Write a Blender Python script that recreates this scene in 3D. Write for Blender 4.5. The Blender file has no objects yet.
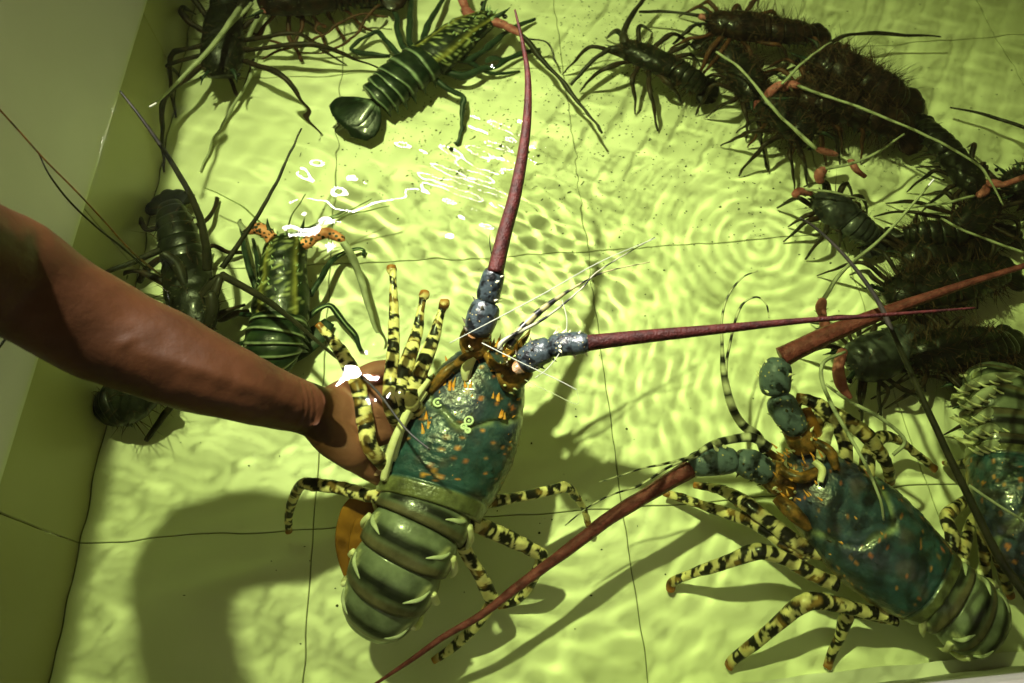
import bpy, math, random
import numpy as np
from mathutils import Vector, Matrix, noise

# ------------------------------------------------------------------ camera, world, lights, exposure
FOC, PITCH, YAW, CAMH = 660.0, 1.0791, 0.06615, 0.770      # focal length in pixels, radians, radians, metres above the tank floor
DEPTH = 0.200                                              # water depth
C = bpy.context.scene.collection
sc = bpy.context.scene
cd = bpy.data.cameras.new('camera'); cam = bpy.data.objects.new('camera', cd); C.objects.link(cam)
cd.lens = FOC * 36 / 1024; cd.clip_start = 0.02
cam.location = (0, 0, CAMH); cam.rotation_euler = (math.pi / 2 - PITCH, 0, -YAW); sc.camera = cam
cd.dof.use_dof = True; cd.dof.focus_distance = 0.69; cd.dof.aperture_fstop = 5.0

w = bpy.data.worlds.new('room'); sc.world = w; w.use_nodes = True
bg = w.node_tree.nodes['Background']; bg.inputs[0].default_value = (1.0, 0.82, 0.42, 1); bg.inputs[1].default_value = 0.090

def area(name, loc, aim, sx, sy, energy, col, caustic=True):
    L = bpy.data.lights.new(name, 'AREA'); L.shape = 'RECTANGLE'; L.size = sx; L.size_y = sy; L.energy = energy; L.color = col
    o = bpy.data.objects.new(name, L); C.objects.link(o)
    o.location = loc; o.rotation_euler = (Vector(aim) - Vector(loc)).to_track_quat('-Z', 'Y').to_euler()
    L.cycles.is_caustics_light = caustic
    return o
AIM = Vector((0.14, 0.40, 0.0))
lamp = area('ceiling_lamp', (-0.50, 0.98, 1.66), AIM, 0.075, 0.05, 10.8, (1.0, 0.98, 0.88)); lamp.data.spread = math.radians(56)
tube = area('ceiling_tube', (-0.35, 2.35, 2.30), (0.1, 0.6, 0), 1.15, 0.05, 15.0, (1.0, 1.0, 0.95))
sc.view_settings.view_transform = 'Standard'; sc.view_settings.look = 'None'
sc.view_settings.exposure = 0.27; sc.view_settings.gamma = 1.0; sc.view_settings.use_curve_mapping = False

# ------------------------------------------------------------------ pixel + height -> point in the tank (bent at the water surface)
_F = np.array([math.sin(YAW) * math.cos(PITCH), math.cos(YAW) * math.cos(PITCH), -math.sin(PITCH)])
_R = np.array([math.cos(YAW), -math.sin(YAW), 0.0]); _U = np.cross(_R, _F); _O = np.array([0, 0, CAMH])
def at(px, py, z):
    v = _F * FOC + _R * (px - 512) + _U * (341.5 - py); v = v / np.linalg.norm(v)
    if z >= DEPTH: return _O + v * ((z - CAMH) / v[2])
    p = _O + v * ((DEPTH - CAMH) / v[2])
    t = v / 1.33; t[2] = -math.sqrt(1 - t[0] ** 2 - t[1] ** 2)
    return p + t * ((z - DEPTH) / t[2])
def pxm(px, py, z): return float(np.linalg.norm(at(px + 1, py, z) - at(px, py, z)))    # metres per pixel there

# ------------------------------------------------------------------ materials
def new_mat(name):
    m = bpy.data.materials.new(name); m.use_nodes = True
    return m, m.node_tree, m.node_tree.nodes['Principled BSDF']
def rgba(c): return (c[0], c[1], c[2], 1)
def mat(name, c1, c2=None, scale=40, rough=0.4, bump=0.0, bscale=None, detail=4, coat=0.0, lo=0.35, hi=0.65, spots=None):
    m, nt, b = new_mat(name); N = nt.nodes; K = nt.links
    b.inputs['Roughness'].default_value = rough; b.inputs['Coat Weight'].default_value = coat; b.inputs['Coat Roughness'].default_value = 0.15
    tc = N.new('ShaderNodeTexCoord')
    if c2 is None: b.inputs['Base Color'].default_value = rgba(c1)
    else:
        n = N.new('ShaderNodeTexNoise'); n.inputs['Scale'].default_value = scale; n.inputs['Detail'].default_value = detail
        K.new(tc.outputs['Object'], n.inputs['Vector'])
        r = N.new('ShaderNodeValToRGB'); r.color_ramp.elements[0].position = lo; r.color_ramp.elements[1].position = hi
        r.color_ramp.elements[0].color = rgba(c1); r.color_ramp.elements[1].color = rgba(c2)
        K.new(n.outputs['Fac'], r.inputs['Fac']); src = r.outputs['Color']
        if spots:
            vo = N.new('ShaderNodeTexVoronoi'); vo.inputs['Scale'].default_value = spots[0]; K.new(tc.outputs['Object'], vo.inputs['Vector'])
            lt = N.new('ShaderNodeMath'); lt.operation = 'LESS_THAN'; lt.inputs[1].default_value = spots[1]; K.new(vo.outputs['Distance'], lt.inputs[0])
            mx = N.new('ShaderNodeMix'); mx.data_type = 'RGBA'; K.new(lt.outputs[0], mx.inputs['Factor']); K.new(src, mx.inputs['A']); mx.inputs['B'].default_value = rgba(spots[2]); src = mx.outputs['Result']
        K.new(src, b.inputs['Base Color'])
    if bump:
        n2 = N.new('ShaderNodeTexNoise'); n2.inputs['Scale'].default_value = bscale or scale * 3; n2.inputs['Detail'].default_value = 5
        K.new(tc.outputs['Object'], n2.inputs['Vector'])
        bp = N.new('ShaderNodeBump'); bp.inputs['Strength'].default_value = bump; bp.inputs['Distance'].default_value = 0.002
        K.new(n2.outputs['Fac'], bp.inputs['Height']); K.new(bp.outputs[0], b.inputs['Normal'])
    return m
def mat_attr(name, rough=0.3, coat=0.3, bump=0.3, bscale=160, mott=0.35, mscale=60):
    """colour pattern of the shell from the mesh colour attribute, mottled by noise"""
    m, nt, b = new_mat(name); N = nt.nodes; K = nt.links
    b.inputs['Roughness'].default_value = rough; b.inputs['Coat Weight'].default_value = coat; b.inputs['Coat Roughness'].default_value = 0.12
    a = N.new('ShaderNodeAttribute'); a.attribute_name = 'Col'; tc = N.new('ShaderNodeTexCoord')
    n = N.new('ShaderNodeTexNoise'); n.inputs['Scale'].default_value = mscale; n.inputs['Detail'].default_value = 6; K.new(tc.outputs['Object'], n.inputs['Vector'])
    mr = N.new('ShaderNodeMapRange'); mr.inputs['From Min'].default_value = 0.3; mr.inputs['From Max'].default_value = 0.7
    mr.inputs['To Min'].default_value = 1 - mott; mr.inputs['To Max'].default_value = 1 + mott; K.new(n.outputs['Fac'], mr.inputs['Value'])
    mx = N.new('ShaderNodeVectorMath'); mx.operation = 'MULTIPLY'; K.new(a.outputs['Color'], mx.inputs[0]); K.new(mr.outputs[0], mx.inputs[1])
    K.new(mx.outputs[0], b.inputs['Base Color'])
    n2 = N.new('ShaderNodeTexNoise'); n2.inputs['Scale'].default_value = bscale; n2.inputs['Detail'].default_value = 4; K.new(tc.outputs['Object'], n2.inputs['Vector'])
    bp = N.new('ShaderNodeBump'); bp.inputs['Strength'].default_value = bump; bp.inputs['Distance'].default_value = 0.002
    K.new(n2.outputs['Fac'], bp.inputs['Height']); K.new(bp.outputs[0], b.inputs['Normal'])
    return m
M = {}
M['tile'] = mat('glazed_tile', (0.70, 0.72, 0.50), (0.80, 0.81, 0.60), 7, 0.35, 0.08, 60)
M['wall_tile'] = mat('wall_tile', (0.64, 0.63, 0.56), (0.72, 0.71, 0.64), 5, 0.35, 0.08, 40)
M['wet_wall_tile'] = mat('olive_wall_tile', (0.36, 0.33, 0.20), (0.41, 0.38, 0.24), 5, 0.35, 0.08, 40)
M['grout'] = mat('grout', (0.16, 0.17, 0.10), (0.26, 0.26, 0.17), 60, 0.8)
M['rim'] = mat('tank_rim', (0.30, 0.29, 0.24), (0.36, 0.35, 0.30), 20, 0.6)
M['shell'] = mat_attr('ornate_shell', 0.32, 0.4, 0.45, 260, 0.6, 75)
M['tailshell'] = mat_attr('abdomen_shell', 0.3, 0.5, 0.3, 120, 0.4, 60)
M['legshell'] = mat_attr('banded_leg_shell', 0.35, 0.3, 0.15, 200, 0.18, 90)
M['antenna_red'] = mat('red_brown_antenna', (0.028, 0.006, 0.005), (0.070, 0.014, 0.011), 120, 0.5, 0.7, 500)
M['peduncle_blue'] = mat('blue_grey_antenna_base', (0.003, 0.004, 0.005), (0.032, 0.046, 0.050), 120, 0.35, 0.7, 200, coat=0.2, lo=0.42, hi=0.52, spots=(210, 0.14, (0.36, 0.30, 0.13)))
M['antenna_wet'] = mat('brick_red_antenna', (0.10, 0.020, 0.024), (0.20, 0.048, 0.056), 120, 0.42, 0.7, 500)
M['peduncle_wet'] = mat('slate_blue_antenna_base', (0.012, 0.016, 0.018), (0.085, 0.115, 0.135), 90, 0.35, 0.5, 200, lo=0.38, hi=0.5, spots=(150, 0.15, (0.36, 0.30, 0.13)))
M['joint_brown'] = mat('brown_joint', (0.05, 0.035, 0.012), (0.30, 0.14, 0.035), 130, 0.4, 0.5, 250, coat=0.3)
M['orange_spine'] = mat('orange_spine', (0.75, 0.26, 0.03), (0.55, 0.30, 0.08), 200, 0.4)
M['dark_spine'] = mat('dark_spine', (0.03, 0.03, 0.02), (0.08, 0.07, 0.04), 200, 0.4)
M['cream'] = mat('cream_shell', (0.72, 0.70, 0.40), (0.80, 0.78, 0.55), 150, 0.4)
M['mark'] = mat('pale_shell_mark', (0.42, 0.46, 0.32), (0.55, 0.58, 0.42), 150, 0.4)
M['fin'] = mat('orange_brown_fin', (0.19, 0.075, 0.012), (0.30, 0.13, 0.02), 30, 0.4)
M['eye'] = mat('black_eye', (0.01, 0.01, 0.012), rough=0.1)
M['barnacle'] = mat('white_barnacle', (0.55, 0.68, 0.48), (0.75, 0.82, 0.62), 300, 0.5)
M['green'] = mat_attr('green_shell', 0.35, 0.3, 0.25, 200, 0.4, 90)
M['green_leg'] = mat('dark_green_leg', (0.012, 0.026, 0.016), (0.028, 0.050, 0.030), 80, 0.4)
M['leg_line'] = mat('pale_leg_line', (0.35, 0.45, 0.28), rough=0.4)
M['dark_leg'] = mat('dark_brown_leg', (0.012, 0.012, 0.007), (0.035, 0.020, 0.012), 80, 0.5)
M['rust_leg'] = mat('rust_brown_leg', (0.05, 0.022, 0.012), (0.12, 0.045, 0.025), 80, 0.5)
M['orange_base'] = mat('orange_antenna_base', (0.62, 0.20, 0.10), (0.72, 0.30, 0.16), 90, 0.4, 0.4, spots=(190, 0.40, (0.02, 0.03, 0.02)))
M['red_base'] = mat('red_antenna_base', (0.30, 0.075, 0.085), (0.46, 0.16, 0.17), 90, 0.45, 0.4)
M['pale_antenna'] = mat('pale_green_antenna', (0.30, 0.32, 0.22), (0.42, 0.44, 0.31), 60, 0.5)
M['dark_antenna'] = mat('dark_antenna', (0.012, 0.013, 0.008), (0.03, 0.026, 0.016), 60, 0.4)
M['white_thread'] = mat('whitish_antennule', (0.36, 0.38, 0.30), rough=0.3)
M['olive_thread'] = mat('olive_antennule', (0.25, 0.30, 0.12), rough=0.4)
M['sediment'] = mat('dark_sediment', (0.03, 0.04, 0.015), (0.07, 0.08, 0.03), 50, 0.9)
M['hair'] = mat('brown_bristles', (0.03, 0.022, 0.012), (0.09, 0.045, 0.025), 90, 0.7)
def skin_mat():
    m, nt, b = new_mat('brown_skin'); N = nt.nodes; K = nt.links
    b.inputs['Roughness'].default_value = 0.5; b.inputs['Specular IOR Level'].default_value = 0.3; b.inputs['Subsurface Weight'].default_value = 0.03
    b.inputs['Subsurface Radius'].default_value = (0.01, 0.004, 0.002); b.inputs['Subsurface Scale'].default_value = 1.0
    tc = N.new('ShaderNodeTexCoord')
    n = N.new('ShaderNodeTexNoise'); n.inputs['Scale'].default_value = 22; n.inputs['Detail'].default_value = 5; K.new(tc.outputs['Object'], n.inputs['Vector'])
    r = N.new('ShaderNodeValToRGB'); r.color_ramp.elements[0].color = (0.044, 0.016, 0.005, 1); r.color_ramp.elements[1].color = (0.080, 0.028, 0.0085, 1)
    r.color_ramp.elements[0].position = 0.3; r.color_ramp.elements[1].position = 0.7
    K.new(n.outputs['Fac'], r.inputs['Fac'])
    a = N.new('ShaderNodeAttribute'); a.attribute_name = 'palm'
    mx = N.new('ShaderNodeMix'); mx.data_type = 'RGBA'; K.new(a.outputs['Fac'], mx.inputs['Factor']); K.new(r.outputs['Color'], mx.inputs['A']); mx.inputs['B'].default_value = (0.33, 0.13, 0.105, 1)
    K.new(mx.outputs['Result'], b.inputs['Base Color'])
    n2 = N.new('ShaderNodeTexNoise'); n2.inputs['Scale'].default_value = 190; n2.inputs['Detail'].default_value = 6; K.new(tc.outputs['Object'], n2.inputs['Vector'])
    bp = N.new('ShaderNodeBump'); bp.inputs['Strength'].default_value = 0.35; bp.inputs['Distance'].default_value = 0.001
    K.new(n2.outputs['Fac'], bp.inputs['Height']); K.new(bp.outputs[0], b.inputs['Normal'])
    return m
M['skin'] = skin_mat()
M['nail'] = mat('fingernail', (0.50, 0.30, 0.22), rough=0.25)

for k_, m_ in M.items():                                  # shell against water reflects far less than shell against air
    if k_ not in ('skin', 'nail', 'peduncle_blue', 'rim', 'wall_tile', 'shell'):
        b_ = m_.node_tree.nodes['Principled BSDF']; b_.inputs['Specular IOR Level'].default_value = 0.22; b_.inputs['Coat Weight'].default_value *= 0.35
# ------------------------------------------------------------------ object helpers
def link(name, V, Fc, m, parent=None, smooth=True, col=None):
    base = Vector((0, 0, 0))
    if parent is not None:
        base = Vector(parent['base']) if 'base' in parent else Vector((0, 0, 0))
    V = np.asarray(V, dtype=np.float64) - np.array(base)
    me = bpy.data.meshes.new(name); me.from_pydata(V.tolist(), [], Fc); me.materials.append(m)
    if smooth: me.polygons.foreach_set('use_smooth', [True] * len(me.polygons))
    if col is not None:
        a = me.color_attributes.new('Col', 'FLOAT_COLOR', 'POINT')
        cc = np.ones((len(V), 4)); cc[:, :3] = col; a.data.foreach_set('color', cc.ravel())
    me.update()
    o = bpy.data.objects.new(name, me); C.objects.link(o)
    if parent is not None:
        o.parent = parent; BASES[o.name] = base
    o.cycles.is_caustics_receiver = True
    return o
BASES = {}
def root(name, label, cat, loc, group=None):
    o = bpy.data.objects.new(name, None); C.objects.link(o); o.location = Vector(loc); o.empty_display_size = 0.03
    o['label'] = label; o['category'] = cat
    if group: o['group'] = group
    return o
def part(name, V, Fc, m, parent, rt, smooth=True, col=None, stuff=False):
    """mesh part: world coordinates V, root rt gives the origin"""
    V = np.asarray(V, dtype=np.float64) - np.array(rt.location)
    o = link(name, V, Fc, m, None, smooth, col); o.parent = parent
    if stuff: o['kind'] = 'stuff'
    return o
def cr(P, n):
    """Catmull-Rom resample of rows P to n rows"""
    P = np.asarray(P, float)
    if len(P) == 2: P = np.array([P[0], (P[0] + P[1]) / 2, P[1]])
    Q = np.vstack([2 * P[0] - P[1], P, 2 * P[-1] - P[-2]]); m = len(P) - 1
    t = np.linspace(0, m, n); i = np.minimum(t.astype(int), m - 1); f = (t - i)[:, None]
    a, b, c, d = Q[i], Q[i + 1], Q[i + 2], Q[i + 3]
    return 0.5 * (2 * b + (c - a) * f + (2 * a - 5 * b + 4 * c - d) * f ** 2 + (3 * b - a - 3 * c + d) * f ** 3)
def norm(v): return v / (np.linalg.norm(v, axis=-1, keepdims=True) + 1e-12)
def grid_faces(n, k, cap=True):
    Fc = []
    for i in range(n - 1):
        for j in range(k):
            a = i * k + j; b = i * k + (j + 1) % k; Fc.append((a, b, b + k, a + k))
    if cap:
        Fc.append(tuple(range(k))[::-1]); Fc.append(tuple(range((n - 1) * k, n * k)))
    return Fc
def tube_geo(P, r, k=8, flat=1.0):
    """P (n,3) world, r (n,) metres"""
    n = len(P); T = norm(np.gradient(P, axis=0)); up = np.array([0, 0, 1.0])
    S = np.cross(T, up); bad = np.linalg.norm(S, axis=1) < 0.15; S[bad] = np.array([1.0, 0, 0]); S = norm(S); Nn = np.cross(S, T)
    for i in range(1, n):                                   # keep the frame from flipping
        if (S[i] * S[i - 1]).sum() < 0: S[i] = -S[i]; Nn[i] = -Nn[i]
    a = np.linspace(0, 2 * math.pi, k, endpoint=False)
    V = P[:, None, :] + r[:, None, None] * (np.cos(a)[None, :, None] * S[:, None, :] + flat * np.sin(a)[None, :, None] * Nn[:, None, :])
    return V.reshape(-1, 3), grid_faces(n, k)
def pix(points):
    """rows (px, py, z, half width in px) -> rows (x, y, z, r)"""
    return np.array([[*at(p[0], p[1], p[2]), p[3] * pxm(p[0], p[1], p[2])] for p in points])
def merge(geos):
    V = []; Fc = []; o = 0
    for v, f in geos:
        V.append(np.asarray(v)); Fc += [tuple(i + o for i in q) for q in f]; o += len(v)
    return np.vstack(V), Fc
def cone_geo(p, d, h, r, k=5):
    d = norm(np.array(d, float)); s = norm(np.cross(d, [0.3, 0.5, 0.81])); u = np.cross(s, d)
    V = [p + r * (math.cos(t) * s + math.sin(t) * u) - d * h * 0.15 for t in np.linspace(0, 2 * math.pi, k, endpoint=False)]
    V.append(p + d * h); return np.array(V), [(i, (i + 1) % k, k) for i in range(k)]
def ball_geo(c, r, squash=(1, 1, 1), nu=12, nv=8):
    V = [(c[0], c[1], c[2] + r * squash[2])]
    for i in range(1, nv):
        for j in range(nu):
            a = math.pi * i / nv; b = 2 * math.pi * j / nu
            V.append((c[0] + r * squash[0] * math.sin(a) * math.cos(b), c[1] + r * squash[1] * math.sin(a) * math.sin(b), c[2] + r * squash[2] * math.cos(a)))
    V.append((c[0], c[1], c[2] - r * squash[2])); Fc = []
    for j in range(nu): Fc.append((0, 1 + j, 1 + (j + 1) % nu))
    for i in range(nv - 2):
        for j in range(nu):
            a = 1 + i * nu + j; b = 1 + i * nu + (j + 1) % nu; Fc.append((a, a + nu, b + nu, b))
    e = len(V) - 1
    for j in range(nu): Fc.append((1 + (nv - 2) * nu + j, e, 1 + (nv - 2) * nu + (j + 1) % nu))
    return np.array(V), Fc

def sm(x, a, b): t = np.clip((x - a) / (b - a), 0, 1); return t * t * (3 - 2 * t)
def lerpc(c1, c2, f): return np.asarray(c1)[None, :] * (1 - f[:, None]) + np.asarray(c2)[None, :] * f[:, None]
def vnoise(V, s, seed=0):
    return np.array([noise.noise(Vector((v[0] * s + seed, v[1] * s - seed * 2.3, v[2] * s + seed * 0.7))) for v in V])

def shell(ax, n, k, hfac=0.8, side=None, belly=0.6, rim=0.0, ridge=0.0, pw=2.2):
    """loft around axis rows (x,y,z,halfwidth,[heightfactor]); returns V, faces, u, ang, frames. Rounded cap at both ends comes from the widths."""
    A = cr(ax, n); P = A[:, :3]; r = np.maximum(A[:, 3], 1e-4)
    T = norm(np.gradient(P, axis=0))
    if side is None:
        d = P[0] - P[-1]; side = norm(np.cross(d, [0, 0, 1.0]))
    S = np.tile(side, (n, 1)); S = norm(S - (S * T).sum(1)[:, None] * T); U = np.cross(T, S)
    if U[0][2] < 0: U = -U
    a = np.linspace(0, 2 * math.pi, k, endpoint=False); ca, sa = np.cos(a), np.sin(a)
    e = 2 / pw; X = np.sign(ca) * np.abs(ca) ** e; Y = np.sign(sa) * np.abs(sa) ** e
    Y = np.where(Y > 0, Y * hfac, Y * hfac * belly)
    Y = Y + ridge * np.exp(-(X / 0.22) ** 2) * (sa > 0)
    V = P[:, None, :] + r[:, None, None] * (X[None, :, None] * S[:, None, :] + Y[None, :, None] * U[:, None, :])
    u = np.repeat(np.linspace(0, 1, n), k); ang = np.tile(a, n)
    return V.reshape(-1, 3), grid_faces(n, k), u, ang, (P, r, S, U, T)

def on_shell(fr, u, a, hfac=0.8, off=0.0):
    P, r, S, U, T = fr; i = min(int(u * (len(P) - 1)), len(P) - 1)
    n = norm(math.cos(a) * S[i] + math.sin(a) * U[i])
    return P[i] + r[i] * (math.cos(a) * S[i] * 0.98 + math.sin(a) * hfac * U[i] * 0.98) + n * off, n, T[i]

# ------------------------------------------------------------------ the tank: floor and walls laid with tiles
TW, JX, JY, XW = 0.333, -0.2008, 0.8368, -0.4407           # tile pitch, one joint line in x and in y, inner face of the left wall
XR, Y0, Y1, RIM = 1.10, 0.004, 1.26, 0.385
def structure(name, geos, m, smooth=False):
    V, Fc = merge(geos); o = link(name, V, Fc, m, None, smooth); o['kind'] = 'structure'; return o
def box_geo(a, b):
    V = [(x, y, z) for x in (a[0], b[0]) for y in (a[1], b[1]) for z in (a[2], b[2])]
    return np.array(V, float), [(0, 1, 3, 2), (4, 6, 7, 5), (0, 4, 5, 1), (2, 3, 7, 6), (0, 2, 6, 4), (1, 5, 7, 3)]
def tile_mesh(name, sx, sy, m):
    """flat slab with softened edges, x and y extent, face up at z=0"""
    e = 0.0006; V = []
    for (i, z) in ((0, -0.006), (0, -e), (e, 0)):
        V += [(i, i, z), (sx - i, i, z), (sx - i, sy - i, z), (i, sy - i, z)]
    Fc = []
    for l in (0, 4):
        for k in range(4): Fc.append((l + k, l + (k + 1) % 4, l + 4 + (k + 1) % 4, l + 4 + k))
    Fc.append((8, 9, 10, 11)); me = bpy.data.meshes.new(name); me.from_pydata(V, [], Fc); me.materials.append(m); return me
G = 0.0006                                                 # half a joint
def lay(parent, us, vs, frame, m):
    cache = {}
    for i in range(len(us) - 1):
        for j in range(len(vs) - 1):
            sx, sy = us[i + 1] - us[i] - 2 * G, vs[j + 1] - vs[j] - 2 * G
            key = (round(sx, 4), round(sy, 4))
            if key not in cache: cache[key] = tile_mesh('tile', sx, sy, m)
            o = bpy.data.objects.new('tile', cache[key]); C.objects.link(o); o.parent = parent
            o.matrix_local = frame(us[i] + G, vs[j] + G); o.cycles.is_caustics_receiver = True
xs = [XW] + [x for x in (JX + k * TW for k in range(-3, 8)) if XW + 0.01 < x < XR - 0.01] + [XR]
ys = [Y0 - 0.06] + [y for y in (JY + k * TW for k in range(-4, 4)) if Y0 - 0.05 < y < Y1 - 0.01] + [Y1]
zs = [0, 0.196]
fl = structure('floor', [box_geo((XW - 0.1, Y0 - 0.16, -0.06), (XR + 0.1, Y1 + 0.1, -0.0025))], M['grout'])
lay(fl, xs, ys, lambda u, v: Matrix.Translation((u, v, 0)), M['tile'])
wl = structure('wall_left', [box_geo((XW - 0.10, Y0 - 0.16, -0.0024), (XW - 0.0025, Y1 + 0.1, RIM))], M['grout'])
lay(wl, ys, zs, lambda u, v: Matrix(((0, 0, 1, XW), (1, 0, 0, u), (0, 1, 0, v), (0, 0, 0, 1))), M['wet_wall_tile'])
wb = structure('wall_back', [box_geo((XW - 0.002, Y1 + 0.0025, -0.0024), (XR + 0.1, Y1 + 0.1, RIM))], M['grout'])
lay(wb, xs, zs, lambda u, v: Matrix(((1, 0, 0, u), (0, 0, -1, Y1), (0, 1, 0, v), (0, 0, 0, 1))), M['wall_tile'])
up = structure('trim_2', [box_geo((XW - 0.10, Y0 - 0.16, 0.1965), (XW + 0.001, Y1 + 0.0, RIM + 0.0005))], M['wall_tile'])
wr = structure('wall_right', [box_geo((XR + 0.0025, Y0 - 0.16, -0.0024), (XR + 0.1, Y1, RIM))], M['grout'])
lay(wr, ys, zs, lambda u, v: Matrix(((0, 0, -1, XR), (-1, 0, 0, u + TW), (0, 1, 0, v), (0, 0, 0, 1))) if False else Matrix(((0, 0, -1, XR), (1, 0, 0, u), (0, 1, 0, v), (0, 0, 0, 1))), M['wall_tile'])
# front wall: slightly out of square, seen edge-on along the bottom right of the picture
pa, pb = at(728, 683, 0), at(1024, 652, 0); dr = norm((pb - pa)[:2]); pa2 = pa[:2] + dr * (XW - pa[0]) / dr[0]; pb2 = pa[:2] + dr * (XR - pa[0]) / dr[0]
nn = np.array([dr[1], -dr[0]])
def slab_on_line(p, q, n, t0, t1, z0, z1):
    V = [(*(a + n * t), z) for a in (p, q) for t in (t0, t1) for z in (z0, z1)]
    return np.array(V), [(0, 1, 3, 2), (4, 6, 7, 5), (0, 4, 5, 1), (2, 3, 7, 6), (0, 2, 6, 4), (1, 5, 7, 3)]
wf = structure('wall_front', [slab_on_line(pa2, pb2, nn, 0.012, 0.12, -0.0024, 0.30)], M['rim'])
tr = structure('trim_1', [slab_on_line(pa2, pb2, nn, 0.0, 0.013, 0.0002, 0.012)], M['wall_tile'])

# ------------------------------------------------------------------ the water: one closed body with a rippled top
def ripple(X, Y):
    rng = np.random.default_rng(5); Z = np.zeros_like(X)
    for i in range(26):
        a = rng.uniform(0, 6.283); lam = rng.uniform(0.022, 0.11); k = 6.283 / lam
        Z += 0.000043 * (lam / 0.05) ** 1.0 * np.sin(k * (X * math.cos(a) + Y * math.sin(a)) + rng.uniform(0, 6.28))
    # finer waves where the hand and the lobster stir the surface
    def spot(px, py, rad): c = at(px, py, DEPTH); return np.exp(-(((X - c[0]) ** 2 + (Y - c[1]) ** 2) / rad ** 2)), np.hypot(X - c[0], Y - c[1])
    g, r = spot(500, 170, 0.095)
    for i in range(9):
        a = rng.uniform(0.1, 1.3); lam = rng.uniform(0.013, 0.024); k = 6.283 / lam
        Z += g * 0.00008 * (lam / 0.018) ** 1.5 * np.sin(k * (X * math.cos(a) + Y * math.sin(a)) + rng.uniform(0, 6.28))
    g, r = spot(600, 260, 0.11)
    for i in range(6):
        a = rng.uniform(-0.45, 0.05); lam = rng.uniform(0.012, 0.026); k = 6.283 / lam
        Z += g * 0.000017 * (lam / 0.016) * np.sin(k * (X * math.cos(a) + Y * math.sin(a) + 0.004 * np.sin(Y * 40)) + rng.uniform(0, 6.28))
    g, r = spot(300, 145, 0.08)
    for i in range(5):
        a = rng.uniform(0.6, 2.2); lam = rng.uniform(0.02, 0.04); k = 6.283 / lam
        Z += g * 0.00016 * (lam / 0.03) * np.sin(k * (X * math.cos(a) + Y * math.sin(a)) + rng.uniform(0, 6.28))
    Z += 0.0016 * np.exp(-(X - XW) / 0.0035)                # the water climbs the wall a little
    c = at(520, 370, DEPTH); rr = np.hypot(X - c[0], Y - c[1]); Z += 0.00004 * np.exp(-((rr - 0.12) / 0.09) ** 2) * np.sin(rr * 6.283 / 0.021)
    g, r = spot(725, 150, 0.13); Z += g * 0.00004 * np.sin(r * 6.283 / 0.016)
    g, r = spot(800, 330, 0.10); Z += g * 0.00004 * np.sin(r * 6.283 / 0.018)
    for (px, py, s, h) in ((384, 380, 0.020, 0.0010), (376, 344, 0.009, 0.0013), (370, 404, 0.0035, 0.0006), (381, 401, 0.0035, 0.0006), (392, 398, 0.0035, 0.0006), (403, 393, 0.003, 0.0005), (493, 62, 0.012, 0.0016), (322, 28, 0.010, 0.0013), (300, 165, 0.02, 0.0012), (222, 138, 0.008, 0.0008)):
        g, r = spot(px, py, s); Z += h * g
    return Z
nx, ny = 760, 600
gx = np.linspace(XW - 0.002, XR + 0.002, nx); gy = np.linspace(Y0 - 0.075, Y1 + 0.002, ny)
X, Y = np.meshgrid(gx, gy); V = np.stack([X, Y, ripple(X, Y) + DEPTH], -1).reshape(-1, 3)
idx = np.arange(nx * ny).reshape(ny, nx)
Q = np.stack([idx[:-1, :-1], idx[:-1, 1:], idx[1:, 1:], idx[1:, :-1]], -1).reshape(-1, 4)
ring = np.concatenate([idx[0, :], idx[1:, -1], idx[-1, -2::-1], idx[-2:0:-1, 0]]); n = len(ring)
low = V[ring].copy(); low[:, 2] = -0.02; b0 = len(V); V = np.vstack([V, low])
nxt = np.roll(np.arange(n), -1)
Q = np.vstack([Q, np.stack([ring[nxt], ring, b0 + np.arange(n), b0 + nxt], -1)])
me = bpy.data.meshes.new('water'); me.vertices.add(len(V)); me.vertices.foreach_set('co', V.astype(np.float32).ravel())
loops = np.concatenate([Q.ravel(), (b0 + np.arange(n))[::-1]]).astype(np.int32)
me.loops.add(len(loops)); me.loops.foreach_set('vertex_index', loops)
me.polygons.add(len(Q) + 1); starts = np.append(np.arange(len(Q)) * 4, len(Q) * 4).astype(np.int32)
me.polygons.foreach_set('loop_start', starts)
me.update(calc_edges=True); me.polygons.foreach_set('use_smooth', [True] * len(me.polygons)); me.validate()
wm = bpy.data.materials.new('tank_water'); wm.use_nodes = True; nt = wm.node_tree; nt.nodes.clear()
out = nt.nodes.new('ShaderNodeOutputMaterial'); gl = nt.nodes.new('ShaderNodeBsdfGlass'); gl.inputs['IOR'].default_value = 1.33; gl.inputs['Roughness'].default_value = 0
ab = nt.nodes.new('ShaderNodeVolumeAbsorption'); ab.inputs[0].default_value = (0.90, 0.938, 0.79, 1); ab.inputs[1].default_value = 3.6
nt.links.new(gl.outputs[0], out.inputs['Surface']); nt.links.new(ab.outputs[0], out.inputs['Volume'])
me.materials.append(wm); wo = bpy.data.objects.new('water', me); C.objects.link(wo); wo.cycles.is_caustics_caster = True; wo['kind'] = 'structure'

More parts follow.
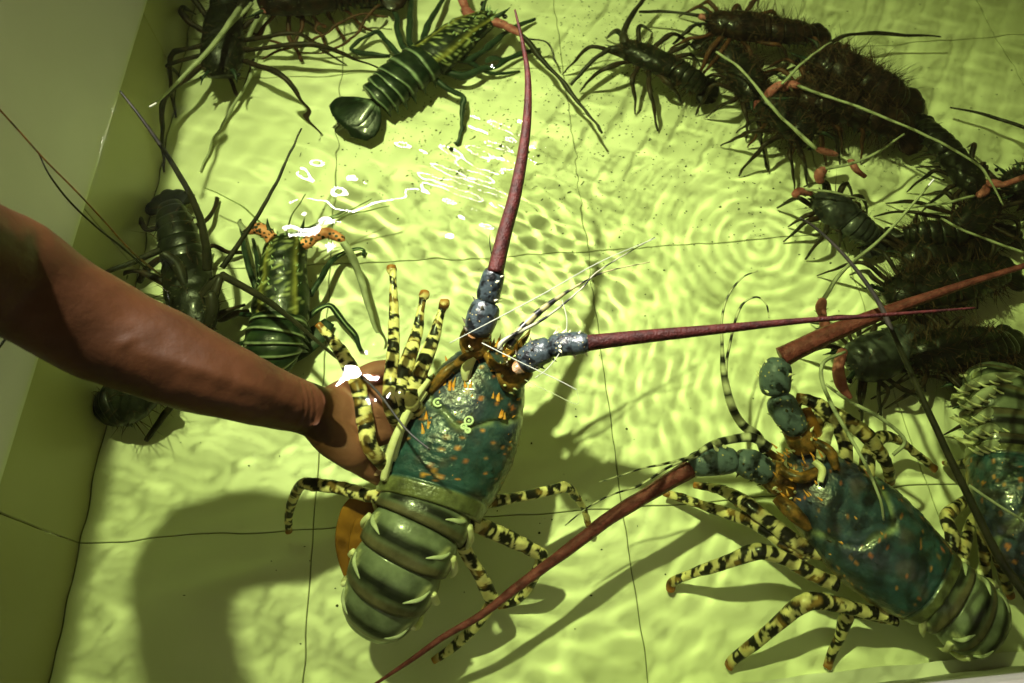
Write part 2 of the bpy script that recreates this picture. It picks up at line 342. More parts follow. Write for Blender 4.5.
# ------------------------------------------------------------------ lobster pieces shared by all
def limb(name, pts, m, rt, parent=None, n=None, k=8, flat=1.0, wob=0.0, z_is=None):
    A = cr(pix(pts), n or max(8, len(pts) * 6)); V, Fc = tube_geo(A[:, :3], np.maximum(A[:, 3], 0.0002), k, flat)
    return part(name, V, Fc, m, parent or rt, rt)
def band_cols(A, k, period, seed, cream=(0.80, 0.70, 0.36), black=(0.012, 0.011, 0.008), tip=(0.35, 0.13, 0.03), duty=0.58):
    P = A[:, :3]; s = np.concatenate([[0], np.cumsum(np.linalg.norm(np.diff(P, axis=0), axis=1))]); n = len(P)
    S = np.repeat(s, k); an = np.tile(np.arange(k) / k * 2 * math.pi, n)
    q = np.stack([S * 1.0, np.cos(an) * 0.006, np.sin(an) * 0.006], -1)
    nz = vnoise(q, 110, seed); nz2 = vnoise(q, 190, seed + 5)
    sid = 0.16 * np.sin(an + seed) + 0.08 * np.sin(2 * an + seed * 2.1)      # each patch leans its own way
    t = S / period + 0.45 * nz + sid + seed * 0.37
    blk = sm(duty * 0.5 + 0.02 - np.abs((t % 1) - 0.5) + 0.14 * nz2 + 0.05 * np.sin(an * 2 + np.floor(t) * 2.4), -0.02, 0.03)
    hole = sm(nz2, 0.32, 0.42); blk = blk * (1 - 0.8 * hole)
    c = lerpc(cream, black, blk); c = lerpc((1, 1, 1), (1, 1, 1), blk) * c
    br = sm(vnoise(q, 90, seed + 9), 0.15, 0.45)[:, None] * 0.35; c = c * (1 - br) + np.array((0.50, 0.28, 0.07)) * br
    e = sm(S, 0.0, 0.012)[:, None]; return c * e + np.array(tip) * (1 - e)
def banded_leg(rt, pts, period, seed, k=20, flat=0.85, **kw):
    """pts run from the foot to the body"""
    B = pix(pts); n = max(60, len(pts) * 24); A = cr(B, n); r = np.maximum(A[:, 3], 0.0003)
    A[:, 3] = r; V, Fc = tube_geo(A[:, :3], r, k, flat)
    rng = random.Random(seed)
    V = V + 0.0006 * vnoise(V, 160, seed)[:, None]
    return part('leg', V, Fc, M['legshell'], rt, rt, col=band_cols(A, k, period, seed, **kw))

def carapace_ornate(rt, ax, seed=0, hf=0.72, spines=70, side=None):
    n, k = 110, 100
    V, Fc, u, a, fr = shell(ax, n, k, hf, side=side); P, r, S, U, T = fr
    ca, sa = np.cos(a), np.sin(a); R = np.repeat(r, k)
    N = ca[:, None] * np.repeat(S, k, 0) + sa[:, None] * np.repeat(U, k, 0)
    gl_ = 0.50 + 0.10 * (1 - np.abs(ca)) - 0.10 * np.abs(ca) ** 2 + 0.015 * np.sin(ca * 9)      # line of the cross groove
    top = (sa > -0.2)
    groove = np.exp(-((u - gl_) / 0.018) ** 2) * top
    rear_g = np.exp(-((u - 0.905) / 0.010) ** 2) * top
    bulge = 0.05 * np.exp(-((u - 0.30) / 0.14) ** 2) * np.exp(-(ca / 0.5) ** 2) * (sa > 0) + 0.03 * np.exp(-((u - 0.7) / 0.13) ** 2) * np.exp(-(ca / 0.4) ** 2) * (sa > 0)
    side_g = np.exp(-((np.abs(ca) - 0.80) / 0.06) ** 2) * (u > 0.12) * (u < 0.5) * top
    nz = vnoise(V, 45, seed)
    d = R * (-0.055 * groove - 0.05 * rear_g + bulge - 0.03 * side_g + 0.018 * nz)
    tub = (np.maximum(0, vnoise(V, 210, seed + 3) - 0.15) * 0.05 + 0.012 * vnoise(V, 420, seed + 5)) * top * (u < 0.88)              # low tubercles
    V = V + N * (d + R * tub)[:, None]
    # shell colours
    teal, slate, grn, olive = (0.020, 0.046, 0.066), (0.030, 0.038, 0.080), (0.014, 0.055, 0.058), (0.17, 0.15, 0.05)
    c = lerpc(teal, slate, sm(vnoise(V, 28, seed + 1), -0.25, 0.35) * (1 - sm(u, 0.45, 0.7)))
    c = c * (1 - sm(u, 0.5, 0.85)[:, None] * 0.6) + np.array(grn) * sm(u, 0.5, 0.85)[:, None] * 0.6
    f = sm(vnoise(V, 60, seed + 2), 0.1, 0.5)[:, None] * 0.35; c = c * (1 - f) + np.array((0.10, 0.05, 0.03)) * f
    f = (groove * 0.75 * sm(vnoise(V, 80, seed + 6), -0.5, 0.1))[:, None]; c = c * (1 - f) + np.array((0.20, 0.24, 0.12)) * f
    f = (sm(-sa, -0.25, 0.15) * 0.8)[:, None]; c = c * (1 - f) + np.array((0.30, 0.22, 0.06)) * f
    f = (sm(u, 0.905, 0.93))[:, None] * 0.85; c = c * (1 - f) + np.array((0.12, 0.125, 0.045)) * f
    f = (sm(-u, -0.16, -0.04) * sm(vnoise(V, 110, seed + 4), -0.3, 0.2))[:, None] * 0.8; c = c * (1 - f) + np.array((0.26, 0.13, 0.04)) * f
    rng = random.Random(seed + 11)
    for i in range(90):                                    # orange blotches on the shell
        uu, aa = rng.uniform(0.12, 0.9), math.radians(rng.uniform(5, 175)); q, _, _ = on_shell(fr, uu, aa, hf)
        if abs(uu - 0.5) < 0.05: continue
        q = V[int(np.argmin(np.linalg.norm(V - q, axis=1)))]; dist = np.linalg.norm(V - q, axis=1); rad = rng.uniform(0.0012, 0.0030) * (1.3 if uu < 0.5 else 1.0)
        f = sm(-dist, -rad, -rad * 0.5)[:, None] * rng.uniform(0.4, 1.0); c = c * (1 - f) + np.array((0.55, rng.uniform(0.14, 0.26), 0.04)) * f
    cp = part('carapace', V, Fc, M['shell'], rt, rt, col=c)
    og, dk = [], []
    for i in range(spines):
        uu = rng.uniform(0.03, 0.60) if i % 3 else rng.uniform(0.5, 0.88); aa = math.radians(rng.uniform(8, 172))
        if i < 16: uu = rng.uniform(0.02, 0.18)
        p, nn_, t = on_shell(fr, uu, aa, hf); h = (0.0035 + 0.006 * (1 - uu) ** 2) * rng.uniform(0.6, 1.2)
        (og if (i % 2 or uu < 0.2) else dk).append(cone_geo(p, nn_ * 0.7 - t * 0.75, h, h * 0.28))
    V2, F2 = merge(og); part('spine', V2, F2, M['orange_spine'], cp, rt, stuff=True)
    if dk: V2, F2 = merge(dk); part('spine', V2, F2, M['dark_spine'], cp, rt, stuff=True)
    # horns over the eyes, eyes on stalks
    for s_ in (1, -1):
        p, nn_, t = on_shell(fr, 0.07, math.pi / 2 + s_ * 0.75, hf); L = r.max() * 0.42
        Q_ = np.array([p - nn_ * 0.004 + t * 0.006, p + nn_ * L * 0.28 - t * L * 0.4, p + nn_ * L * 0.45 - t * L * 0.95, p + nn_ * L * 0.40 - t * L * 1.25])
        A = cr(np.c_[Q_, [L * 0.22, L * 0.18, L * 0.09, 0.0006]], 12); Vh, Fh = tube_geo(A[:, :3], A[:, 3], 10); h_ = part('horn', Vh, Fh, M['joint_brown'], rt, rt); h_['label'] = 'orange brown horn over the eye'
        e = p + nn_ * 0.002 - t * L * 0.45 + S[3] * (np.sign(np.dot(nn_, S[3])) * L * 0.40)
        Ve, Fe = merge([ball_geo(e, L * 0.17)]); part('eye', Ve, Fe, M['eye'], rt, rt)
    return cp, fr

def tail_ornate(rt, st, side, seed=0, hf=0.80, tipmark=True):
    """st: list of joints (px,py,z,hw); one overlapping ring shell between each neighbouring pair, the last one closed"""
    J = cr(pix(st), (len(st) - 1) * 12 + 1); ns = len(st) - 1
    for s_ in range(ns):
        A = J[s_ * 12: s_ * 12 + 13].copy(); last = s_ == ns - 1
        Lm = np.linalg.norm(A[-1, :3] - A[0, :3])
        t = np.linspace(0, 1, 13)
        prof = 0.90 + 0.14 * np.sin(np.clip(t * 1.25, 0, 1) * math.pi / 2) - 0.03 * t
        if last: prof = prof * np.sqrt(np.clip(1 - np.clip((t - 0.25) / 0.78, 0, 1) ** 2.2, 0.001, 1))
        A[:, 3] *= prof
        if not last:                                      # rear lip tucked inward
            lip = A[-1].copy(); lip[:3] += (A[-1, :3] - A[-2, :3]) * 0.35; lip[3] *= 0.965
            lip2 = A[-1].copy(); lip2[3] *= 0.86; A = np.vstack([A, lip, lip2])
        n, k = len(A), 64
        V, Fc, u, a, fr = shell(A, n, k, hf, side=side, belly=0.55, pw=2.3)
        ca, sa = np.cos(a), np.sin(a); uu = np.repeat(np.concatenate([t, [1.0] * (n - 13)]), k)
        base, light, band, rimc = (0.085, 0.100, 0.066), (0.15, 0.175, 0.12), (0.004, 0.005, 0.004), (0.095, 0.080, 0.048)
        nz = vnoise(V, 55, seed + s_) * 0.08
        c = lerpc(light, base, sm(uu, 0.30, 0.50))
        bm = sm(uu + nz, 0.40, 0.54) * (1 - sm(uu + nz, 0.66, 0.74)) * sm(0.74 - np.abs(ca), 0, 0.15)
        c = c * (1 - bm[:, None] * 0.95) + np.array(band) * bm[:, None] * 0.95
        f = sm(uu + nz * 0.5, 0.74, 0.80)[:, None]; c = c * (1 - f) + np.array(rimc) * f
        f = (sm(uu, 0.96, 0.99) * 0.8)[:, None]; c = c * (1 - f) + np.array((0.04, 0.035, 0.02)) * f
        # pale comma marks to both sides
        m1 = np.exp(-((np.abs(ca) - 0.78 + 0.35 * (uu - 0.4)) / 0.055) ** 2) * sm(uu, 0.18, 0.25) * (1 - sm(uu, 0.5, 0.6)) * (sa > 0)
        m2 = np.exp(-((np.abs(ca) - 0.965) / 0.03) ** 2) * sm(uu, 0.3, 0.4) * (1 - sm(uu, 0.7, 0.8))
        f = np.clip(m1 + m2, 0, 1)[:, None] * 0.85; c = c * (1 - f) + np.array((0.62, 0.64, 0.36)) * f
        seg = part('tail_segment', V, Fc, M['tailshell'], rt, rt, col=c)
        if not last:                                      # a hooked side plate on each flank
            P, r, S, U, T = fr
            for sg in (1, -1):
                mk = [P[q_] + r[q_] * (sg * x_ * S[q_] + (1 - x_ ** 2.3) ** (1 / 2.3) * hf * U[q_] * 1.01) for q_, x_ in ((4, .90), (6, .80), (7, .66), (8, .52))]
                AA = cr(np.c_[mk, [0.0012, 0.0024, 0.0018, 0.0004]], 10); V3, F3 = tube_geo(AA[:, :3], AA[:, 3], 7, 0.5)
                if s_ or sg > 0: part('pale_mark', V3, F3, M['mark'], seg, rt)
                b = P[5] + sg * S[5] * r[5] * 0.97 + U[5] * r[5] * 0.30; q = P[9] + sg * S[9] * r[9] * 1.07 - U[9] * r[9] * 0.05; e = P[11] + sg * S[9] * r[9] * 1.0 - U[9] * r[9] * 0.62 + T[9] * r[9] * 0.12
                AA = cr(np.c_[[b, q, e], [0.0035, 0.0034, 0.0006]], 9); V3, F3 = tube_geo(AA[:, :3], AA[:, 3], 8, 0.7); pp = part('side_plate', V3, F3, M['cream'], seg, rt)
    return J

def antenna(rt, flag, segs, mflag, mseg, spiny=6, seed=0):
    """flag: px rows of the long whip (first row at its base); segs: list of px rows for the thick base pieces"""
    A = cr(pix(flag), max(30, len(flag) * 14)); V, Fc = tube_geo(A[:, :3], np.maximum(A[:, 3], 0.0004), 8)
    an = part('antenna', V, Fc, mflag, rt, rt); rng = random.Random(seed)
    for i, sg in enumerate(segs):
        B = cr(pix(sg), 18); t = np.linspace(0, 1, 18); B[:, 3] *= np.sqrt(np.clip(1 - np.abs(2 * t - 1) ** 7, 0.02, 1)); k = 20
        V, Fc = tube_geo(B[:, :3], B[:, 3], k, 0.85); V = V + 0.0007 * vnoise(V, 150, seed)[:, None]
        m = mseg[min(i, len(mseg) - 1)]; so = part('antenna_base', V, Fc, m, an, rt)
        if spiny:
            gg = []
            T = norm(np.gradient(B[:, :3], axis=0))
            for q in range(spiny * 2):
                j = rng.randint(2, 15); v = V[j * k + rng.randrange(k)]; d = norm(v - B[j, :3]); hh = B[j, 3] * rng.uniform(0.25, 0.5)
                gg.append(cone_geo(v, d + T[j] * 0.6, hh, hh * 0.33))
            V, Fc = merge(gg); part('spine', V, Fc, M['dark_spine'] if i % 2 else M['cream'], an, rt, stuff=True)
    return an
def banded_thread(rt, pts, period=0.012, seed=0, white=(0.50, 0.50, 0.34), black=(0.012, 0.012, 0.01), duty=0.5, name='antennule'):
    A = cr(pix(pts), 60); V, Fc = tube_geo(A[:, :3], np.maximum(A[:, 3], 0.0003), 6)
    s = np.concatenate([[0], np.cumsum(np.linalg.norm(np.diff(A[:, :3], axis=0), axis=1))]); t = (np.repeat(s, 6) / period + seed * 0.3) % 1
    return part(name, V, Fc, M['legshell'], rt, rt, col=lerpc(white, black, sm(t, 0.5 - 0.02, 0.5 + 0.02) * (t < 0.5 + duty)))
def thread(rt, pts, m, name='antennule', n=30, k=6): return limb(name, pts, m, rt, n=n, k=k)

# ================================================================== the lobster held in the middle
def ornate(label, group, cara, tail, seed, hf=0.78, spines=70, basez=0.1):
    b = at(cara[-1][0], cara[-1][1], basez); rt = root('spiny_lobster', label, 'lobster', b, group)
    ax = pix(cara); cp, fr = carapace_ornate(rt, ax, seed, hf, spines)
    side = fr[2][len(fr[2]) // 2]
    tail_ornate(rt, tail, side, seed)
    return rt, fr, side
GL = 'large ornate spiny lobsters'
rt, fr, side = ornate('large blue-green spiny lobster gripped by the hand in the middle', GL,
    [(500, 346, .160, 12), (496, 353, .158, 27), (489, 370, .152, 39), (476, 397, .143, 52), (462, 424, .136, 60), (449, 452, .132, 63), (437, 482, .130, 60), (428, 508, .130, 55)],
    [(430, 502, .130, 50), (419, 525, .131, 49), (404, 555, .126, 48), (389, 587, .110, 45), (379, 608, .084, 38), (375, 616, .060, 28)], 1, spines=90)
LM = rt; LB = 0.019
# legs on the side of the hand (foot first, body end last)
for i, L in enumerate([
    [(391, 266, 0.180, 4.6), (392, 271, 0.180, 5.2), (393, 277, 0.180, 3.4), (394, 320, 0.178, 5.5), (393, 352, 0.188, 6.5), (391, 385, 0.186, 8), (392, 410, 0.190, 8), (414, 446, .130, 8)],
    [(425, 291, 0.182, 4.6), (424, 296, 0.182, 5.4), (422, 303, 0.181, 3.5), (417, 332, 0.178, 6), (408, 360, 0.187, 8), (400, 385, 0.184, 8), (402, 405, 0.188, 8), (428, 434, .132, 8)],
    [(445, 300, 0.184, 4.8), (444, 305, 0.184, 5.6), (441, 313, 0.182, 4.2), (432, 342, 0.180, 7), (421, 370, 0.188, 8), (413, 390, 0.184, 8), (412, 404, 0.188, 8), (436, 420, .135, 8)],
    [(318, 324, 0.188, 3.5), (330, 338, 0.187, 5), (341, 352, 0.189, 7), (354, 376, 0.187, 8), (361, 398, 0.186, 8), (366, 425, 0.182, 9), (373, 452, 0.184, 8), (404, 480, .128, 8)],
    [(288, 531, .020, 4), (288, 515, .045, 4.5), (294, 495, .080, 5.5), (302, 484, .105, 6), (314, 484, .112, 7), (340, 488, .122, 7), (362, 494, .132, 7), (384, 498, .142, 7)],
    [(588, 524, .030, 3), (583, 508, .050, 3.5), (574, 494, .072, 4.5), (566, 487, .085, 6), (556, 489, .090, 6), (525, 496, .102, 5.5), (498, 501, .115, 6), (470, 505, .125, 6)],
    [(498, 606, .008, 4), (516, 600, .020, 4.5), (530, 582, .050, 5.5), (541, 556, .080, 6), (535, 551, .085, 7), (512, 540, .098, 8), (490, 530, .112, 8), (466, 520, .125, 8)],
    [(433, 661, .006, 3.5), (452, 648, .018, 4.5), (474, 628, .040, 5.5), (491, 604, .062, 6), (491, 597, .066, 7), (480, 574, .085, 7), (467, 553, .105, 7), (456, 530, .122, 7)],
    ]):
    banded_leg(LM, L, 0.0205, i + 1)
# pale underside joints of the raised legs along the carapace edge
for L in ([(392, 460, .165, 5), (400, 430, .180, 5), (412, 404, .186, 4.5), (428, 380, .184, 4)], [(384, 480, .160, 4), (390, 455, .172, 5), (402, 425, .182, 4.5), (425, 392, .180, 4)]):
    o = limb('leg_joint', L, M['cream'], LM); o['label'] = 'pale cream joint of a raised leg'
# antenna going up and antenna going to the right
antenna(LM, [(495, 273, .236, 8.5), (504, 235, .246, 7.5), (516, 190, .260, 6.5), (526, 130, .275, 4.8), (528, 80, .285, 3.2), (523, 45, .290, 2.0), (515, 10, .295, 1.0)],
    [[(478, 360, .180, 13), (474, 340, .188, 15), (482, 325, .196, 13)], [(476, 337, .196, 13), (482, 318, .206, 16), (489, 300, .214, 14)], [(486, 304, .214, 12), (491, 285, .226, 12), (496, 268, .236, 11)]],
    M['antenna_red'], [M['joint_brown'], M['peduncle_blue'], M['peduncle_blue']], seed=3)
antenna(LM, [(588, 343, .232, 8.5), (640, 337, .238, 7.2), (720, 329, .245, 5.2), (800, 321, .252, 3.2), (870, 316, .257, 2.2), (975, 308, .262, 1.1)],
    [[(500, 382, .178, 15), (514, 374, .186, 16), (528, 363, .194, 13)], [(520, 366, .196, 13), (536, 354, .206, 14.5), (553, 348, .214, 13)], [(548, 347, .214, 12), (568, 344, .224, 12.5), (592, 343, .233, 11)]],
    M['antenna_red'], [M['joint_brown'], M['peduncle_blue'], M['peduncle_blue']], seed=4)
# antennules: banded stems, then long threads
banded_thread(LM, [(508, 348, .195, 4.80), (514, 338, .200, 4.80), (528, 322, .205, 4.40), (548, 305, .210, 3.20), (575, 287, .214, 1.36), (605, 272, .218, 0.87), (650, 262, .220, 0.50)], 0.019, 1, white=(.30, .27, .12), duty=0.42)
banded_thread(LM, [(500, 350, .200, 3.20), (505, 340, .204, 2.80), (545, 318, .210, 1.49), (580, 290, .216, 0.99), (600, 270, .220, 0.81), (655, 237, .225, 0.43)], 0.030, 3, white=(.30, .30, .2), duty=0.35)
thread(LM, [(450, 343, .232, 0.52), (500, 317, .230, 0.69), (545, 293, .228, 0.65), (600, 262, .226, 0.48), (656, 238, .225, 0.30)], M['white_thread'])
thread(LM, [(482, 343, .224, 0.65), (520, 362, .226, 0.57), (560, 381, .226, 0.48), (577, 390, .226, 0.35)], M['white_thread'])
thread(LM, [(562, 300, .222, 0.39), (567, 322, .224, 0.43), (562, 348, .224, 0.48), (548, 368, .222, 0.43), (535, 378, .220, 0.35)], M['white_thread'])
thread(LM, [(525, 380, .212, 0.39), (552, 393, .216, 0.35), (577, 404, .220, 0.30), (577, 391, .222, 0.30)], M['olive_thread'])
thread(LM, [(493, 262, .226, 0.52), (490, 245, .236, 0.52), (490, 234, .242, 0.35)], M['dark_antenna'])
# face between the antennae
gg = []; rng = random.Random(4)
for i in range(26):
    px, py = rng.uniform(468, 528), rng.uniform(343, 372); p = at(px, py, .176 + rng.uniform(0, .016)); gg.append(cone_geo(p, (rng.uniform(-.5, .5), 1, rng.uniform(.1, .9)), rng.uniform(.006, .016), .0022))
V, Fc = merge(gg); part('spine', V, Fc, M['orange_spine'], LM, LM, stuff=True)
for L, m in (([(486, 354, .186, 4), (495, 366, .192, 5), (512, 370, .192, 5), (522, 360, .188, 3.5)], 'joint_brown'), ([(452, 368, .184, 4), (466, 358, .190, 6), (482, 354, .190, 4)], 'joint_brown'), ([(466, 380, .182, 4), (467, 368, .190, 6), (474, 358, .192, 3)], 'cream'), ([(430, 392, .176, 4), (444, 374, .184, 6), (458, 362, .186, 4)], 'joint_brown')):
    limb('mouthpart', L, M[m], LM)
# barnacles on the head shield
def ring_geo(c, R_, r_, n_=14, k_=6):
    V = []; 
    for i in range(n_):
        a = 6.283 * i / n_
        for j in range(k_):
            b = 6.283 * j / k_; V.append((c[0] + (R_ + r_ * math.cos(b)) * math.cos(a), c[1] + (R_ + r_ * math.cos(b)) * math.sin(a), c[2] + r_ * math.sin(b)))
    Fc = [(i * k_ + j, ((i + 1) % n_) * k_ + j, ((i + 1) % n_) * k_ + (j + 1) % k_, i * k_ + (j + 1) % k_) for i in range(n_) for j in range(k_)]
    return np.array(V), Fc
def on_top(fr_, px, py, hf=0.78):
    P, r, S, U, T = fr_; best = None
    for z in np.linspace(.02, .215, 80)[::-1]:
        p = at(px, py, z); i = int(np.argmin(np.linalg.norm(P - p, axis=1))); d = p - P[i]
        x = np.dot(d, S[i]) / r[i]; y = np.dot(d, U[i]) / (r[i] * hf)
        if abs(x) ** 2.2 + abs(y) ** 2.2 <= 1.04: return p, norm(np.cross(T[i], S[i]) * 1.0)
    return at(px, py, .19), np.array([0, 0, 1.])
for (px, py, R_) in ((469, 421, .0038), (464, 427, .0024), (468, 431, .0022), (438, 403, .0040)):
    p, _ = on_top(fr, px, py); V, Fc = merge([ring_geo(p + [0, 0, .001], R_, .0013), ball_geo(p, R_ * 0.5)]); part('barnacle', V, Fc, M['barnacle'], LM, LM)
for (cx, cy, n_) in ((448, 388, 6), (466, 386, 4), (497, 400, 4), (505, 416, 3), (424, 430, 2), (430, 420, 2)):
    gg = []
    for i in range(n_):
        p, _ = on_top(fr, cx + rng.uniform(-6, 6), cy + rng.uniform(-3, 3)); gg.append(cone_geo(p, (rng.uniform(-.2, .35), 1, 0.55), rng.uniform(.006, .010), .0024, 6))
    V, Fc = merge(gg); part('spine', V, Fc, M['orange_spine'], LM, LM, stuff=True)
# orange-brown fins hanging below the left flank
for L in ([(368, 492, .110, 8), (360, 515, .100, 20), (352, 545, .085, 17), (350, 580, .070, 6)], [(384, 500, .105, 8), (374, 530, .098, 22), (366, 565, .085, 18), (362, 590, .070, 6)]):
    o = limb('swimmeret', L, M['fin'], LM, flat=0.12, k=16); o['label'] = 'orange-brown flap below the tail'

# ================================================================== the arm reaching in from the left
def remeshed(name, geos, voxel, smooth_it, m):
    V, Fc = merge(geos); me0 = bpy.data.meshes.new(name); me0.from_pydata(np.asarray(V).tolist(), [], Fc); o0 = bpy.data.objects.new(name, me0); C.objects.link(o0)
    r_ = o0.modifiers.new('r', 'REMESH'); r_.mode = 'VOXEL'; r_.voxel_size = voxel
    s_ = o0.modifiers.new('s', 'SMOOTH'); s_.factor = 0.5; s_.iterations = smooth_it
    bpy.context.view_layer.update(); me1 = bpy.data.meshes.new_from_object(o0.evaluated_get(bpy.context.evaluated_depsgraph_get())); bpy.data.objects.remove(o0)
    me1.materials.clear(); me1.materials.append(m); me1.polygons.foreach_set('use_smooth', [True] * len(me1.polygons)); return me1
def tgeo(rows, n=40, k=24, flat=1.0):
    A = cr(pix(rows), n); t = np.linspace(0, 1, n); A[:, 3] *= np.sqrt(np.clip(1 - np.clip((t - 0.9) / 0.105, 0, 1) ** 2, .01, 1)); return tube_geo(A[:, :3], A[:, 3], k, flat)
def capped(rows, n=30, k=16, flat=1.0):
    A = cr(pix(rows), n); t = np.linspace(0, 1, n); q = np.minimum(np.clip(t / 0.06, 0, 1), np.clip((1 - t) / 0.12, 0, 1)); A[:, 3] *= np.sqrt(np.clip(1 - (1 - q) ** 2, .02, 1)); return tube_geo(A[:, :3], A[:, 3], k, flat)
arm = [(-190, 175, .52, 62), (-110, 215, .455, 60), (-50, 243, .405, 60), (0, 268, .365, 60), (50, 300, .330, 54), (100, 328, .300, 52), (150, 350, .277, 48), (200, 371, .258, 42), (245, 388, .236, 35), (280, 400, .210, 29.5), (304, 407, .190, 27.5), (322, 413, .174, 28), (340, 416, .162, 30), (356, 418, .150, 26)]
geos = [capped(arm, 60, 32, 0.92),
        capped([(300, 406, .190, 18), (322, 413, .176, 30), (348, 413, .164, 40), (368, 408, .160, 43), (386, 404, .148, 41), (402, 404, .138, 32)], 30, 28, 0.50),
        capped([(308, 420, .192, 14), (332, 436, .180, 20), (350, 452, .176, 18), (362, 463, .162, 14), (374, 472, .150, 12), (392, 482, .128, 10)], 26, 18, 0.9),      # thumb
        capped([(350, 392, .178, 15), (362, 380, .178, 13.5), (376, 371, .176, 12), (396, 369, .172, 10.5), (412, 373, .165, 10), (428, 382, .150, 9)], 26, 18, 0.95),   # index finger
        capped([(380, 385, .150, 13), (396, 388, .135, 12), (415, 396, .112, 11), (438, 410, .090, 10), (462, 424, .082, 9)], 22, 16),
        capped([(385, 402, .145, 13), (400, 412, .125, 12), (418, 424, .104, 11), (440, 438, .085, 10), (464, 452, .080, 9)], 22, 16),
        capped([(380, 420, .145, 11), (394, 432, .125, 10), (410, 444, .104, 9), (428, 458, .088, 8), (446, 468, .082, 7)], 22, 16)]
for (a_, b_) in ():                                                               # tendon and muscle relief
    geos.append(capped([(*a_, 4), ((a_[0] + b_[0]) / 2, (a_[1] + b_[1]) / 2, (a_[2] + b_[2]) / 2 + .001, 8), (*b_, 4)], 20, 10))
mp = remeshed('person', geos, 0.0024, 9, M['skin'])
nv = len(mp.vertices); co = np.zeros(nv * 3); mp.vertices.foreach_get('co', co); co = co.reshape(-1, 3)
ws = at(316, 412, .215); wd = norm(at(362, 418, .165) - ws); dd = (co - ws) @ wd
pv = sm(dd, 0.012, 0.045) * 0.75
pa_ = mp.attributes.new('palm', 'FLOAT', 'POINT'); pa_.data.foreach_set('value', pv.astype(np.float32))
# creases across the wrist
off = -0.0009 * sum(np.exp(-((dd - c0 - 0.002 * np.sin(co[:, 1] * 90)) / 0.0009) ** 2) for c0 in (-0.006, 0.0, 0.006, 0.016)); nrm = np.zeros(nv * 3); mp.vertices.foreach_get('normal', nrm); nrm = nrm.reshape(-1, 3)
off = off + 0.0016 * vnoise(co, 24, 3) + 0.0005 * vnoise(co, 75, 4)
for (a_, b_, h_, w_) in (((95, 318, .36), (300, 396, .25), .0022, .006), ((150, 365, .33), (296, 410, .25), .0018, .005), ((84, 319, .36), (116, 317, .345), .0016, .0035)):   # tendons, a fold, the muscle edge
    A_, B_ = at(*a_)[:2], at(*b_)[:2]; ab_ = B_ - A_; t_ = np.clip(((co[:, :2] - A_) @ ab_) / (ab_ @ ab_), 0, 1); ds = np.linalg.norm(co[:, :2] - A_ - t_[:, None] * ab_, axis=1)
    off = off + h_ * np.exp(-(ds / w_) ** 2) * np.clip(nrm[:, 2], 0, 1) * np.sin(np.clip(t_, 0.02, .98) * math.pi) ** 0.5
co2 = co + nrm * off[:, None]
mp.vertices.foreach_set('co', co2.ravel()); mp.update()
person = bpy.data.objects.new('person', mp); C.objects.link(person); person.cycles.is_caustics_receiver = True
person['label'] = 'bare brown forearm and hand reaching in over the wall, gripping the middle lobster'; person['category'] = 'person'
V, Fc = ball_geo(at(377, 471, .158), .0062, (1.1, .8, .35), 14, 8); nail = link('fingernail', V, Fc, M['nail']); nail.parent = person

# ================================================================== the big lobster at the lower right
rt, fr2, side2 = ornate('large blue-green spiny lobster resting in the lower right corner, antennae spread', GL,
    [(786, 455, .075, 12), (793, 463, .076, 26), (812, 482, .076, 40), (838, 508, .074, 51), (866, 533, .070, 56), (893, 557, .068, 54), (918, 576, .066, 48), (934, 589, .064, 44)],
    [(930, 584, .064, 41), (950, 600, .065, 41), (967, 613, .060, 42), (978, 621, .050, 38), (984, 628, .036, 28)], 21, spines=80, basez=.0)
L2 = rt
for i, L in enumerate([
    [(664, 493, .012, 3.5), (685, 499, .022, 4.5), (723, 512, .042, 6), (748, 519, .058, 7.5), (762, 526, .064, 7.5), (782, 541, .068, 7), (806, 560, .068, 7)],
    [(694, 485, .040, 3.5), (719, 489, .055, 5.5), (743, 502, .068, 8), (757, 512, .074, 7.5), (777, 528, .076, 7.5), (800, 545, .074, 8), (820, 552, .07, 8)],
    [(669, 591, .006, 4.5), (672, 582, .014, 5), (694, 573, .040, 5), (719, 565, .062, 7), (752, 553, .078, 8), (766, 552, .080, 8.5), (788, 560, .074, 7.5), (816, 576, .066, 8), (838, 585, .062, 8)],
    [(729, 667, .005, 4.5), (734, 660, .012, 5), (757, 641, .034, 6), (780, 621, .056, 7.5), (800, 605, .070, 8.5), (816, 601, .072, 8.5), (842, 606, .066, 7.5), (868, 612, .058, 7), (890, 614, .054, 7)],
    [(828, 667, .005, 4.5), (833, 652, .014, 5), (840, 636, .030, 5.5), (846, 620, .044, 7), (852, 611, .050, 7.5), (872, 614, .050, 6.5), (898, 618, .05, 7)],
    [(890, 482, .040, 6), (886, 464, .070, 7), (872, 442, .095, 8), (857, 428, .105, 8), (838, 416, .105, 7), (822, 412, .098, 7), (812, 450, .085, 8)],
    [(796, 398, .100, 5), (812, 402, .104, 6.5), (828, 412, .104, 8), (842, 432, .098, 8), (846, 455, .090, 7), (842, 480, .080, 8)],
    [(936, 470, .012, 3.5), (915, 452, .030, 4.5), (898, 440, .050, 5), (880, 438, .075, 6.5), (868, 455, .085, 7.5), (866, 490, .080, 8)],
    [(967, 497, .01, 4), (958, 505, .030, 6), (947, 517, .050, 7), (952, 536, .058, 7.5), (948, 552, .058, 6), (930, 560, .06, 7)],
    [(985, 500, .01, 4), (972, 520, .030, 5), (966, 540, .045, 5.5), (958, 560, .05, 6), (944, 572, .055, 6)],
    ]):
    banded_leg(L2, L, 0.0195, i + 31, cream=(0.62, 0.54, 0.27))
